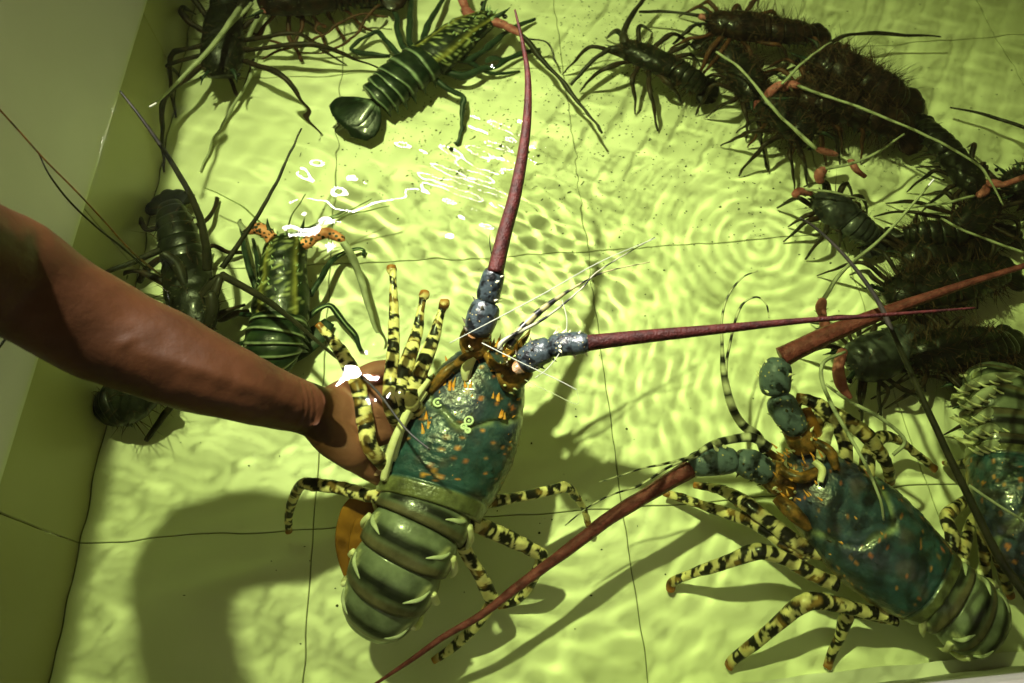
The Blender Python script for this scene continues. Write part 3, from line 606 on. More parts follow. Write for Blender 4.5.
antenna(L2, [(690, 469, .110, 9), (665, 484, .110, 8), (610, 518, .108, 7), (560, 555, .104, 6), (515, 588, .098, 5), (480, 616, .090, 4), (440, 640, .080, 3.2), (405, 665, .066, 2.2), (374, 686, .052, 1.6)],
    [[(795, 492, .085, 14), (780, 480, .092, 17), (764, 468, .098, 14)], [(772, 478, .100, 13), (755, 466, .106, 16), (734, 461, .110, 14)], [(738, 460, .108, 13), (714, 461, .112, 15), (688, 466, .112, 12)]],
    M['antenna_wet'], [M['joint_brown'], M['peduncle_wet'], M['peduncle_wet']], seed=6)
antenna(L2, [(782, 357, .150, 11), (800, 348, .154, 10), (832, 333, .160, 9.5), (870, 318, .166, 7.5), (910, 303, .173, 6), (960, 286, .181, 4.4), (1030, 264, .188, 3)],
    [[(808, 455, .100, 14), (800, 436, .108, 16), (790, 420, .115, 13)], [(800, 435, .118, 12), (788, 415, .126, 16), (776, 394, .134, 14)], [(777, 397, .134, 14), (775, 378, .142, 16), (782, 358, .150, 12)]],
    M['antenna_wet'], [M['joint_brown'], M['peduncle_wet'], M['peduncle_wet']], seed=7)
banded_thread(L2, [(765, 452, .105, 5), (758, 436, .110, 5), (742, 424, .118, 5), (731, 404, .130, 4.5), (724, 375, .142, 3.4), (722, 345, .152, 1.8), (722, 318, .160, 1.3), (728, 296, .166, 1.0), (742, 278, .172, .9), (758, 271, .176, .6)], 0.018, 2, duty=0.40)
banded_thread(L2, [(731, 404, .130, 2), (726, 370, .144, 1.6), (733, 330, .156, 1.4), (742, 305, .164, 1.2), (756, 297, .170, 1.1), (766, 304, .174, 1), (769, 318, .178, .7)], 0.020, 4, duty=0.5)
banded_thread(L2, [(770, 447, .112, 5), (752, 437, .116, 5), (728, 440, .118, 4.5), (708, 447, .120, 4), (690, 458, .122, 2.2), (665, 464, .124, 1.3), (640, 470, .126, .9), (600, 482, .126, .6)], 0.016, 5, duty=0.45)
banded_thread(L2, [(700, 455, .122, 1.6), (668, 468, .124, 1.4), (640, 485, .125, 1.1), (600, 500, .125, .9), (565, 525, .124, .6)], 0.018, 6, duty=0.5)
thread(L2, [(845, 352, .150, 1.5), (824, 362, .152, 1.8), (822, 380, .150, 2.2), (834, 410, .146, 2.2), (852, 440, .142, 2), (868, 470, .138, 1.8), (880, 500, .130, 1.5), (884, 520, .118, 1.2)], M['pale_antenna'])
thread(L2, [(826, 384, .150, 1.6), (850, 402, .146, 2.2), (880, 418, .140, 2.4), (905, 440, .130, 2.2), (893, 455, .120, 1.8)], M['pale_antenna'])
gg = []
for i in range(30):
    px, py = rng.uniform(772, 822), rng.uniform(438, 500); p = at(px, py, .100 + rng.uniform(0, .02)); gg.append(cone_geo(p, (rng.uniform(-1, -.2), rng.uniform(.2, 1), rng.uniform(.1, .9)), rng.uniform(.004, .010), .0014))
V, Fc = merge(gg); part('spine', V, Fc, M['orange_spine'], L2, L2, stuff=True)
for L, m in (([(780, 470, .108, 5), (800, 478, .114, 6), (818, 472, .114, 5)], 'joint_brown'), ([(812, 440, .112, 5), (830, 452, .118, 6), (836, 470, .114, 4)], 'joint_brown'), ([(815, 462, .118, 4), (822, 470, .12, 4), (820, 482, .118, 3)], 'cream'), ([(778, 498, .090, 7), (792, 512, .094, 9), (808, 528, .088, 6)], 'joint_brown'), ([(820, 440, .10, 6), (812, 425, .112, 8), (806, 408, .118, 5)], 'fin'), ([(830, 425, .10, 5), (824, 445, .112, 6), (820, 460, .110, 4)], 'cream')):
    limb('mouthpart', L, M[m], L2)

# ================================================================== the big lobster cut by the right edge
rt, fr3, side3 = ornate('large spiny lobster partly beyond the right edge, back toward the frame', GL,
    [(1062, 600, .075, 14), (1056, 588, .076, 28), (1045, 562, .074, 44), (1032, 530, .072, 52), (1022, 500, .070, 52), (1014, 474, .068, 47), (1010, 455, .066, 44)],
    [(1011, 460, .065, 42), (1007, 440, .066, 42), (1003, 420, .066, 41), (1001, 401, .062, 38), (1001, 384, .052, 32), (1002, 374, .038, 22)], 41, spines=50, basez=.0)
L3 = rt
for i, L in enumerate([
    [(946, 464, .012, 4), (958, 464, .040, 6.5), (970, 463, .060, 6), (984, 470, .068, 6), (1000, 478, .07, 7)],
    [(992, 600, .008, 5), (986, 570, .030, 6), (984, 540, .055, 7), (986, 515, .072, 8), (1000, 505, .074, 8), (1015, 505, .07, 8)],
    [(1012, 598, .008, 5), (1004, 575, .030, 6), (1000, 550, .060, 7.5), (1008, 530, .078, 8), (1025, 525, .075, 8)],
    [(976, 440, .012, 3), (985, 436, .035, 5), (996, 445, .06, 6), (1006, 460, .066, 6)]]):
    banded_leg(L3, L, 0.0195, i + 61, cream=(0.55, 0.48, 0.24))
for i, (x0, y0, x1, y1) in enumerate([(1015, 388, 962, 408), (1020, 408, 966, 424), (1022, 428, 966, 437), (1020, 376, 958, 392), (1018, 446, 972, 452)]):
    o = limb('side_plate', [(x0, y0, .080, 5), ((x0 + x1) / 2, (y0 + y1) / 2 - 5, .094, 5.5), (x1 + 10, y1 - 4, .090, 4), (x1, y1, .080, 1)], M['pale_antenna'], L3, flat=0.6, k=10)
    for q in range(5):
        f = 0.25 + q * 0.17; cx, cy = x0 + (x1 - x0) * f, y0 + (y1 - y0) * f + 1
        limb('spine', [(cx + 7, cy + 2, .090, 1.6), (cx, cy, .096, 1.4), (cx - 8, cy - 5, .096, .6)], M['cream'], L3, parent=o, n=8, k=6)
antenna(L3, [(1030, 600, .140, 5.5), (1000, 558, .150, 4.8), (965, 490, .165, 4.2), (930, 415, .180, 3.6), (905, 360, .190, 3.0), (880, 305, .205, 2.4), (850, 262, .215, 1.8), (818, 230, .222, 1.4), (800, 218, .228, .9)],
    [[(1052, 600, .09, 12), (1046, 606, .12, 14), (1036, 604, .135, 12)]], M['dark_antenna'], [M['peduncle_blue']], seed=8)
thread(L3, [(968, 485, .150, 1.8), (990, 500, .150, 1.6), (1030, 525, .150, 1.4)], M['pale_antenna'])

# ================================================================== smaller lobsters
PAL = {
 'green': dict(shell=((0.006, 0.014, 0.008), (0.014, 0.024, 0.012)), ring=(0.22, 0.28, 0.19), leg='green_leg', base='red_base', flag='dark_antenna'),
 'spotted': dict(shell=((0.008, 0.018, 0.010), (0.028, 0.048, 0.018)), ring=(0.34, 0.40, 0.26), leg='green_leg', base='orange_base', flag='pale_antenna'),
 'dark': dict(shell=((0.005, 0.006, 0.004), (0.011, 0.013, 0.007)), ring=(0.014, 0.018, 0.012), leg='dark_leg', base='dark_antenna', flag='dark_antenna'),
 'rust': dict(shell=((0.006, 0.005, 0.003), (0.022, 0.010, 0.006)), ring=(0.02, 0.012, 0.008), leg='rust_leg', base='red_base', flag='pale_antenna'),
 'grey': dict(shell=((0.022, 0.025, 0.026), (0.05, 0.056, 0.055)), ring=(0.04, 0.045, 0.04), leg='dark_leg', base='red_base', flag='pale_antenna'),
}
def lobster(label, cara, tail, pal, group, seed, antennae=(), legs='auto', reach=1.0, fan=True, hair=0, spots=False, rings=True, hf=0.8, nsp=26, legpx=2.6, fan_spread=0.5, fan_len=1.35, lines=False, dactyl_z=0.004):
    """cara rows (px,py,z,hw) head -> rear; tail rows rear -> end; antennae: list of (flag rows, [base rows...]); legs: 'auto' or list of rows foot -> body"""
    p = PAL[pal]; rng = random.Random(seed)
    rt = root('spiny_lobster', label, 'lobster', at(cara[-1][0], cara[-1][1], 0.0), group)
    V, Fc, u, a, fr = shell(pix(cara), 44, 40, hf); P, r, S, U, T = fr; ca, sa = np.cos(a), np.sin(a)
    N = ca[:, None] * np.repeat(S, 40, 0) + sa[:, None] * np.repeat(U, 40, 0)
    gro = np.exp(-((u - 0.5 - 0.10 * (1 - np.abs(ca))) / 0.03) ** 2) * (sa > 0)
    V = V + N * (np.repeat(r, 40) * (-0.06 * gro + 0.05 * vnoise(V, 120, seed)))[:, None]
    c = lerpc(p['shell'][0], p['shell'][1], sm(vnoise(V, 70, seed), -0.3, 0.4))
    if spots:
        f = (sm(np.abs(vnoise(V, 210, seed + 3)), -0.09, -0.0) * 0 + (1 - sm(np.abs(vnoise(V, 150, seed + 3)), 0.02, 0.07)) * (sa > 0))[:, None] * 0.75
        c = c * 0.6 * (1 - f) + np.array((0.42, 0.46, 0.20)) * f
        f = (np.exp(-((np.abs(ca) - 0.55) / 0.07) ** 2) * (sa > 0) * 0.7)[:, None]; c = c * (1 - f) + np.array((0.36, 0.33, 0.08)) * f
    cp = part('carapace', V, Fc, M['green'], rt, rt, col=c)
    gg = []
    for i in range(nsp):
        uu, aa = rng.uniform(0.02, 0.7), math.radians(rng.uniform(15, 165)); q, nn_, t = on_shell(fr, uu, aa, hf)
        h = r.max() * (0.16 if uu > 0.2 else 0.26) * rng.uniform(0.7, 1.2); gg.append(cone_geo(q, nn_ * 0.8 - t * 0.6, h, h * 0.25, 4))
    V2, F2 = merge(gg); part('spine', V2, F2, M['leg_line' if spots else 'dark_spine'], cp, rt, stuff=True)
    for s_ in (1, -1):
        q, nn_, t = on_shell(fr, 0.10, math.pi / 2 + s_ * 0.8, hf); R_ = r.max()
        Q_ = np.array([q, q + nn_ * R_ * .25 - t * R_ * .3, q + nn_ * R_ * .32 - t * R_ * .75]); A = cr(np.c_[Q_, [R_ * .12, R_ * .08, 0.0004]], 8)
        Vh, Fh = tube_geo(A[:, :3], A[:, 3], 6); part('horn', Vh, Fh, M['green_leg'], rt, rt)
        Ve, Fe = ball_geo(q + nn_ * R_ * .05 - t * R_ * .3 + S[3] * (np.sign(np.dot(nn_, S[3])) * R_ * .25), R_ * .11, nu=8, nv=6); part('eye', Ve, Fe, M['eye'], rt, rt)
    side = S[len(S) // 2]
    # abdomen
    if tail:
        nseg = 6; J = cr(pix(tail), nseg * 6 + 1)
        for s_ in range(nseg):
            A = J[s_ * 6: s_ * 6 + 7].copy(); t = np.linspace(0, 1, 7); A[:, 3] *= 0.92 + 0.12 * np.sin(np.clip(t * 1.2, 0, 1) * math.pi / 2)
            lip = A[-1].copy(); lip[3] *= 0.86; A = np.vstack([A, lip]); V, Fc, u, a, f_ = shell(A, 9, 32, hf, side=side, belly=0.5)
            c = lerpc(p['shell'][0], p['shell'][1], sm(vnoise(V, 90, seed + s_), -0.3, 0.4))
            if rings:
                f = (sm(u, 0.62, 0.70) * (1 - sm(u, 0.84, 0.88)))[:, None] * 0.9; c = c * (1 - f) + np.array(p['ring']) * f
            sg = part('tail_segment', V, Fc, M['green'], rt, rt, col=c)
            PP, rr, SS, UU, TT = f_
            for g_ in (1, -1):
                V3, F3 = cone_geo(PP[5] + g_ * SS[5] * rr[5] * 0.9, g_ * SS[5] * 0.6 - UU[5] * 0.9 + TT[5] * 0.4, rr[5] * 0.5, rr[5] * 0.16, 5); part('side_plate', V3, F3, M['green_leg'], sg, rt)
        if fan:
            e = J[-1]; d = norm(J[-1, :3] - J[-4, :3]); d = norm(d * [1, 1, 0.6]); L = J[0, 3] * fan_len
            for g_ in (-2, -1, 0, 1, 2):
                an = g_ * fan_spread; dd = norm(math.cos(an) * d + math.sin(an) * side); ww = np.cross(dd, [0, 0, 1.]); ww = norm(ww)
                n_, k_ = 8, 12; V = []
                for i in range(n_):
                    t = i / (n_ - 1); half = L * 0.30 * (0.35 + 0.9 * math.sin(min(t * 1.1, 1) * math.pi * 0.55)) * (1 if t < .85 else .82 if t < .99 else .5); ce = e[:3] + dd * L * t + np.array([0, 0, -0.004 * t + 0.0015 * (2 - abs(g_))])
                    for j in range(k_):
                        b = 6.283 * j / k_; V.append(ce + ww * half * math.cos(b) + np.array([0, 0, 0.0012 * math.sin(b) + 0.002 * math.cos(b) ** 2 * -1]))
                V = np.array(V); V[:, 2] = np.maximum(V[:, 2], 0.0015)
                c = lerpc(p['shell'][0], p['shell'][1], sm(vnoise(V, 90, seed), -0.2, 0.4)); tt = np.repeat(np.linspace(0, 1, n_), k_); f = (sm(tt, 0.05, 0.12) * (1 - sm(tt, 0.16, 0.22)) * 0.6 * (1 if rings else 0))[:, None]; c = c * (1 - f) + np.array(p['ring']) * f
                part('tail_fan', V, grid_faces(n_, k_), M['green'], rt, rt, col=c)
    # legs
    if legs == 'auto':
        BL = np.linalg.norm(P[0] - P[-1])
        for sgn in (1, -1):
            for i in range(5):
                uu = 0.38 + 0.12 * i; j = int(uu * (len(P) - 1)); ang = math.radians(58 - 30 * i + rng.uniform(-22, 22)); fwd = norm(-T[j] * [1, 1, 0]); sd = norm(S[j] * sgn * [1, 1, 0])
                d1 = math.cos(ang) * sd + math.sin(ang) * fwd; a2 = ang + math.radians(rng.uniform(-55, 55)); d2 = math.cos(a2) * sd + math.sin(a2) * fwd
                b0_ = P[j] + sd * r[j] * 0.7 - np.array([0, 0, r[j] * 0.25]); Lg = BL * reach * rng.uniform(0.5, 1.05)
                k1 = b0_ + d1 * Lg * 0.42 + [0, 0, Lg * 0.10]; k2 = k1 + (d1 + d2) * 0.5 * Lg * 0.18 + [0, 0, -0.002]; ft = k2 + d2 * Lg * 0.42; ft[2] = dactyl_z; r0 = pxm(cara[0][0], cara[0][1], 0.03) * legpx
                Q_ = np.array([b0_, (b0_ + k1) / 2, k1, k2, (k2 + ft) / 2 + [0, 0, 0.004], ft]); Q_[:, 2] = np.maximum(Q_[:, 2], 0.003)
                for w_ in range(len(Q_)):                  # keep feet inside the tank
                    Q_[w_, 0] = max(Q_[w_, 0], XW + 0.006)
                A = cr(np.c_[Q_, [r0, r0, r0 * 1.1, r0 * 0.9, r0 * 0.65, r0 * 0.3]], 20); V, Fc = tube_geo(A[:, :3], A[:, 3], 6); part('leg', V, Fc, M[p['leg']], rt, rt)
    else:
        for L in legs:
            lg = limb('leg', L, M[p['leg']], rt, n=24, k=8)
            if lines: limb('leg_stripe', [(x, y, z + 0.0026, max(0.5, h * 0.28)) for x, y, z, h in L[1:]], M['leg_line'], rt, parent=lg, n=20, k=5)
    # antennae
    for q, (flag, segs) in enumerate(antennae):
        mf = M[p['flag']]; mb = [M[p['base']]]
        if isinstance(flag, tuple): mf = M[flag[0]]; flag = flag[1]
        if isinstance(segs, tuple): mb = [M[segs[0]]]; segs = segs[1]
        A = cr(pix(flag), max(24, len(flag) * 10)); V, Fc = tube_geo(A[:, :3], np.maximum(A[:, 3], 0.0004), 7); an = part('antenna', V, Fc, mf, rt, rt)
        for sg in segs:
            B = cr(pix(sg), 14); t = np.linspace(0, 1, 14); B[:, 3] *= np.sqrt(np.clip(1 - np.abs(2 * t - 1) ** 7, 0.02, 1)); V, Fc = tube_geo(B[:, :3], B[:, 3], 12, 0.85); part('antenna_base', V, Fc, mb[0], an, rt)
            T_ = norm(np.gradient(B[:, :3], axis=0)); g2 = []
            for z_ in range(9):
                j = rng.randint(1, 12); v = V[j * 12 + rng.randrange(12)]; dd = norm(v - B[j, :3]); g2.append(cone_geo(v, dd + T_[j] * .5, B[j, 3] * .45, B[j, 3] * .15, 4))
            V, Fc = merge(g2); part('spine', V, Fc, M['dark_spine'], an, rt, stuff=True)
    if hair:                                              # bristles and weed that make the far animals look ragged
        g2 = []; J2 = np.vstack([P, J[:, :3]]) if tail else P; R2 = np.concatenate([r, J[:, 3]]) if tail else r
        for i in range(hair):
            j = rng.randrange(len(J2)); aa = rng.uniform(-0.6, math.pi + 0.6); dd = math.cos(aa) * S[min(j, len(S) - 1)] + math.sin(aa) * np.array([0, 0, 0.8]); st_ = J2[j] + dd * R2[j] * 0.8
            dd = norm(dd + np.array([rng.uniform(-.8, .8), rng.uniform(-.8, .8), rng.uniform(-.3, .3)])); h = R2[j] * rng.uniform(0.4, 1.0 + 1.4 * rng.random() ** 2); g2.append(cone_geo(st_, dd, h, rng.uniform(.0004, .0011), 3))
        V, Fc = merge(g2); V[:, 2] = np.maximum(V[:, 2], 0.001); part('bristle', V, Fc, M['hair'], rt, rt, stuff=True)
    return rt, fr
GG, GP = 'smaller spiny lobsters around the hand', 'dark spiny lobsters crowded at the far right'

# green lobster at the top, seen from behind
r4, _ = lobster('dark green lobster with white-ringed tail lying at the top, tail toward the viewer',
    [(492, 14, .045, 8), (484, 20, .046, 14), (470, 29, .046, 19), (455, 40, .045, 22), (440, 52, .044, 24), (428, 61, .042, 24)],
    [(430, 60, .042, 23), (415, 69, .042, 24), (400, 80, .041, 24), (391, 88, .039, 23), (383, 94, .037, 22), (375, 100, .034, 20)], 'green', GG, 101,
    antennae=[([(520, 35, .050, 3.6), (545, 62, .050, 2.6), (575, 98, .048, 2.2), (603, 133, .044, 1.4)], [[(488, 18, .048, 5), (497, 22, .052, 6.5), (508, 26, .052, 5)], [(504, 25, .052, 5), (513, 30, .053, 5.5), (522, 37, .052, 4)]]),
              ([(464, -2, .060, 3.5), (458, -30, .070, 3)], [[(484, 16, .048, 5), (470, 14, .052, 6), (464, 6, .056, 5)], [(466, 9, .056, 5), (463, 0, .060, 5), (462, -8, .062, 4)]])],
    legs=[[(390, 56, .004, 1.5), (372, 53, .006, 2), (354, 51, .012, 2.2), (352, 47, .016, 2.2), (362, 39, .022, 2.5), (376, 31, .030, 3), (384, 38, .034, 3), (398, 55, .036, 3.5), (412, 62, .036, 4)],
          [(360, 8, .006, 1.6), (375, 9, .014, 2), (391, 9, .024, 2.6), (396, 16, .028, 2.8), (402, 45, .036, 3.4), (415, 55, .036, 4)],
          [(414, -20, .01, 2), (411, 0, .020, 3), (410, 22, .030, 3.4), (411, 45, .036, 3.6), (425, 52, .036, 4)],
          [(452, -15, .01, 2), (442, 2, .020, 2.6), (430, 22, .030, 3), (424, 38, .034, 3.4), (436, 48, .036, 4)],
          [(453, 146, .004, 2.6), (459, 140, .006, 2), (462, 118, .014, 2.4), (463, 100, .022, 2.8), (457, 94, .026, 3), (444, 86, .032, 3), (430, 76, .034, 4)],
          [(540, 50, .006, 1.5), (520, 52, .012, 2.2), (500, 60, .020, 3), (480, 70, .026, 3.6), (462, 76, .030, 4), (440, 70, .034, 4)],
          [(535, 20, .010, 2), (515, 28, .018, 3), (492, 45, .026, 4), (470, 60, .032, 4.4), (452, 60, .036, 4)],
          [(520, 72, .004, 1.5), (502, 74, .010, 2), (485, 70, .020, 3), (465, 60, .032, 4)]],
    spots=True, nsp=40, fan_spread=0.26, fan_len=1.9)
banded_thread(r4, [(520, 40, .05, 1.4), (545, 42, .04, 1.2), (556, 62, .03, 1)], .03, 1, white=(.05, .05, .03), name='antennule')

# spotted lobster with orange antenna bases, left of the hand
r5, _ = lobster('green spotted lobster with orange antenna bases beside the wrist',
    [(287, 238, .045, 12), (286, 245, .046, 20), (284, 260, .046, 23), (283, 275, .045, 25), (282, 295, .043, 27), (281, 315, .041, 28), (280, 322, .04, 27)],
    [(280, 317, .041, 27), (278, 328, .042, 28), (275, 340, .041, 29), (274, 350, .037, 28), (275, 358, .030, 25), (280, 362, .020, 20)], 'spotted', GG, 102,
    antennae=[([(344, 243, .056, 4.2), (354, 262, .050, 4), (364, 290, .040, 3.4), (372, 318, .030, 2.4), (377, 336, .022, 1.5)], [[(296, 248, .050, 6), (306, 243, .055, 7), (316, 236, .057, 6)], [(313, 238, .057, 6), (328, 233, .058, 6.5), (345, 241, .057, 5)]]),
              ([(246, 231, .055, 4), (242, 226, .055, 3), (240, 221, .056, 2)], [[(284, 250, .050, 6), (274, 242, .055, 7), (268, 234, .057, 6)], [(272, 237, .057, 6), (260, 229, .058, 6.5), (246, 232, .056, 5)]])],
    legs=[[(241, 220, .010, 1.6), (243, 235, .020, 2.4), (247, 258, .030, 3), (254, 282, .034, 3.2), (262, 300, .034, 3.4)],
          [(254, 240, .012, 1.6), (258, 262, .028, 2.6), (262, 290, .034, 3.2), (268, 300, .034, 3)],
          [(362, 257, .004, 1.5), (363, 250, .008, 2), (352, 251, .014, 2.2), (334, 260, .024, 3), (322, 277, .032, 3.2), (310, 295, .034, 3.4)],
          [(296, 238, .03, 1.4), (314, 226, .02, 1.4), (345, 210, .01, 1)],
          [(363, 351, .004, 3), (355, 336, .010, 2.8), (340, 318, .020, 3), (331, 306, .028, 3.2), (320, 308, .030, 3.2), (304, 320, .032, 3.6)],
          [(232, 345, .004, 1.6), (244, 342, .012, 2.4), (256, 334, .024, 3), (268, 322, .030, 3.2)],
          [(228, 310, .004, 1.6), (240, 316, .014, 2.4), (254, 316, .026, 3), (268, 312, .030, 3.2)]],
    spots=True, nsp=36, fan=False, lines=True)
o = limb('tail_fan', [(290, 358, .016, 10), (303, 346, .012, 13), (318, 334, .010, 12), (330, 322, .008, 6)], M['green_leg'], r5, flat=0.2, k=14); o['label'] = 'green tail fan spread sideways'
thread(r5, [(262, 300, .05, 1), (300, 240, .06, 1), (328, 222, .06, .8), (372, 200, .06, .6)], M['olive_thread'])
thread(r5, [(290, 240, .05, 1), (320, 222, .06, .9), (390, 205, .06, .6)], M['olive_thread'])
thread(r5, [(276, 238, .05, 1), (240, 205, .06, .8), (205, 188, .06, .6)], M['olive_thread'])
thread(r5, [(284, 238, .05, 1), (292, 212, .06, .8), (305, 195, .06, .6)], M['olive_thread'])

# dark lobster beside the wall, head toward the arm
r6, _ = lobster('dark olive lobster beside the left wall above the forearm',
    [(196, 345, .055, 12), (196, 330, .056, 20), (194, 312, .056, 24), (190, 290, .054, 25), (186, 272, .050, 23), (184, 262, .048, 21)],
    [(184, 266, .048, 21), (181, 250, .047, 21), (178, 236, .045, 19.5), (175, 224, .042, 17), (172, 214, .037, 14), (170, 207, .030, 11)], 'dark', GG, 103,
    antennae=[([(207, 270, .100, 5), (206, 245, .120, 4.4), (194, 203, .150, 3.4), (170, 160, .185, 2.6), (144, 122, .215, 1.8), (120, 91, .235, 1)], [[(206, 330, .07, 6), (212, 310, .08, 7), (210, 290, .09, 6)]]),
              ([(222, 268, .090, 3.6), (240, 243, .100, 3), (262, 210, .115, 2.2), (284, 168, .130, 1.6), (300, 130, .140, .9)], [[(206, 318, .07, 5), (214, 295, .08, 5), (221, 275, .088, 4)]]),
              ([(222, 275, .085, 4), (255, 293, .100, 3.6), (290, 318, .130, 2.6), (330, 352, .170, 1.8), (372, 386, .205, 1.4), (405, 428, .222, 1.2), (430, 450, .226, .8)], [[(200, 300, .07, 6), (212, 284, .08, 6), (224, 276, .085, 5)]]),
              ([(160, 250, .090, 4.5), (135, 261, .100, 3.8), (106, 272, .110, 2.6)], [[(188, 292, .07, 5), (176, 265, .08, 6), (160, 251, .09, 5)]])],
    legs=[[(216, 198, .006, 2), (212, 210, .014, 2.6), (204, 220, .026, 2.6), (192, 226, .036, 3)], [(140, 218, .03, 3.5), (148, 230, .035, 2.4), (160, 228, .036, 2.4), (172, 236, .036, 3)],
          [(246, 252, .006, 2), (228, 252, .018, 2.6), (212, 246, .030, 3), (196, 262, .04, 3.6)], [(250, 313, .008, 3), (232, 316, .02, 4.5), (216, 318, .030, 4), (200, 300, .04, 4)],
          [(128, 278, .03, 2.4), (118, 276, .04, 3), (136, 272, .05, 3), (160, 280, .05, 4), (176, 290, .05, 4)], [(140, 282, .01, 3), (150, 268, .02, 4), (166, 258, .035, 4), (180, 272, .04, 4)],
          [(246, 305, .04, 2), (230, 310, .05, 3), (216, 316, .05, 5), (200, 324, .05, 5)]], hair=120, nsp=60)
thread(r6, [(-20, 88, .385, .9), (0, 110, .365, .9), (20, 132, .345, .9), (45, 160, .320, .9), (75, 190, .290, .9), (105, 222, .250, .9), (132, 252, .20, 1), (160, 275, .12, 1.1)], M['joint_brown'])
thread(r6, [(38, 152, .325, .6), (50, 176, .310, .9), (72, 204, .280, 1), (100, 230, .245, 1), (125, 250, .20, 1.1), (150, 272, .12, 1.2)], M['dark_antenna'])
thread(r6, [(-4, 352, .275, 1.2), (6, 338, .28, 1.2), (14, 325, .285, 1.2), (26, 300, .28, 1.2)], M['dark_antenna'])

# lobster hidden under the forearm
r7, _ = lobster('blackish lobster mostly hidden beneath the forearm, one leg showing',
    [(150, 372, .05, 14), (146, 382, .05, 22), (136, 394, .05, 27), (124, 402, .045, 26)], [(126, 400, .045, 25), (116, 405, .04, 23), (108, 408, .03, 18), (104, 404, .02, 12)], 'dark', GG, 104,
    hair=260, legs=[[(147, 440, .004, 2.5), (154, 430, .014, 3), (164, 415, .026, 3.5), (171, 406, .034, 3.5), (160, 396, .04, 4), (146, 392, .045, 4)], [(190, 340, .01, 2), (176, 352, .03, 3), (160, 366, .04, 4)]], fan=False, nsp=20)

# ------------------------------------------------------------------ top left
r8, _ = lobster('near-black lobster at the top edge beside the left wall, pale whips crossing it',
    [(222, 78, .050, 14), (222, 66, .055, 20), (222, 48, .058, 22), (223, 28, .056, 20), (225, 10, .052, 17)], [(225, 14, .052, 16), (226, 0, .05, 16), (228, -14, .045, 15), (230, -28, .04, 13)], 'dark', GG, 105,
    antennae=[(('pale_antenna', [(240, 8, .080, 3), (214, 44, .120, 3.2), (186, 74, .160, 2.4), (150, 107, .205, 1.2)]), [[(248, -6, .06, 5), (245, 0, .07, 6), (240, 8, .08, 5)]]),
              (('pale_antenna', [(252, 3, .07, 2), (236, 20, .08, 1.8), (215, 40, .09, 1.2)]), [])],
    reach=1.4, hair=160, nsp=50, legpx=3)
thread(r8, [(228, 66, .03, 2.2), (232, 86, .02, 2), (240, 96, .01, 1.6), (246, 82, .02, 2), (254, 60, .03, 2.4)], M['dark_leg'])
thread(r8, [(256, 58, .03, 2.6), (250, 76, .024, 2.4), (240, 96, .016, 2), (226, 120, .008, 1.6), (200, 170, .004, 1)], M['pale_antenna'])
r9, _ = lobster('rust-legged dark lobster at the top edge right of the near-black one',
    [(262, 8, .05, 12), (272, 4, .055, 20), (292, -2, .058, 25), (315, -6, .056, 26), (332, -8, .052, 24)], [(330, -8, .052, 22), (345, -10, .05, 22), (362, -10, .045, 20), (380, -8, .04, 16)], 'rust', GG, 106,
    antennae=[([(262, 12, .06, 3), (250, 34, .05, 2.6), (240, 62, .03, 1.6)], [[(272, 6, .06, 5), (266, 8, .062, 5.5), (261, 14, .06, 4)]])],
    legs=[[(262, 60, .006, 1.15), (276, 52, .014, 1.73), (292, 46, .022, 1.87), (300, 30, .03, 2.16), (302, 8, .04, 2.59)], [(302, 62, .006, 1.58), (296, 48, .016, 2.02), (288, 34, .026, 2.16), (290, 8, .04, 2.88)],
          [(325, 48, .006, 1.44), (322, 32, .018, 1.87), (312, 14, .03, 2.16), (308, 0, .04, 2.88)], [(345, 40, .006, 1.44), (338, 30, .014, 1.87), (328, 12, .03, 2.16), (322, 0, .04, 2.88)], [(296, 52, .02, 1.01), (330, 50, .02, 1.30), (350, 40, .03, 1.44), (365, 20, .04, 1.44), (380, 5, .045, 1.73)],
          [(250, 30, .006, 1.15), (258, 34, .014, 1.73), (270, 22, .03, 2.16), (285, 8, .04, 2.59)], [(372, 30, .006, 1.15), (360, 24, .018, 1.58), (345, 8, .035, 2.16)], [(270, 40, .02, 1.44), (300, 46, .02, 1.58), (330, 30, .03, 1.73), (360, 15, .035, 1.44), (388, 18, .03, 1.15)]],
    hair=200, nsp=40)

# ------------------------------------------------------------------ the crowd at the far right
def far(label, head, rear, end, w, pal, seed, z=.05, ants=(), hair=420, reach=1.1, nsp=40, **kw):
    h, r_, e = np.array(head, float), np.array(rear, float), np.array(end, float)
    cara = [(*(h + (r_ - h) * t), z + .004 * math.sin(t * 3.1), w * f) for t, f in ((0, .45), (.12, .75), (.35, .95), (.7, 1.05), (1, .98))]
    tail = [(*(r_ + (e - r_) * t), z * (1 - .35 * t ** 2), w * f) for t, f in ((-.08, .9), (.25, .95), (.55, .9), (.8, .78), (1, .6))]
    w *= 1.05
    return lobster(label, cara, tail, pal, GP, seed, ants, reach=reach, hair=hair, nsp=nsp, **kw)
far('blackish lobster with two dark feelers spread left, nearest the top centre', (618, 46), (672, 68), (702, 86), 16, 'dark', 201,
    ants=[([(610, 48, .06, 3.2), (592, 62, .055, 2.8), (570, 86, .04, 1.6)], [[(628, 50, .055, 5), (618, 48, .06, 5), (608, 50, .06, 4)]]), ([(622, 34, .06, 3.2), (632, 16, .06, 3), (648, -5, .06, 2)], [[(630, 48, .055, 5), (624, 40, .06, 5), (622, 32, .06, 4)]])], nsp=30, hair=360)
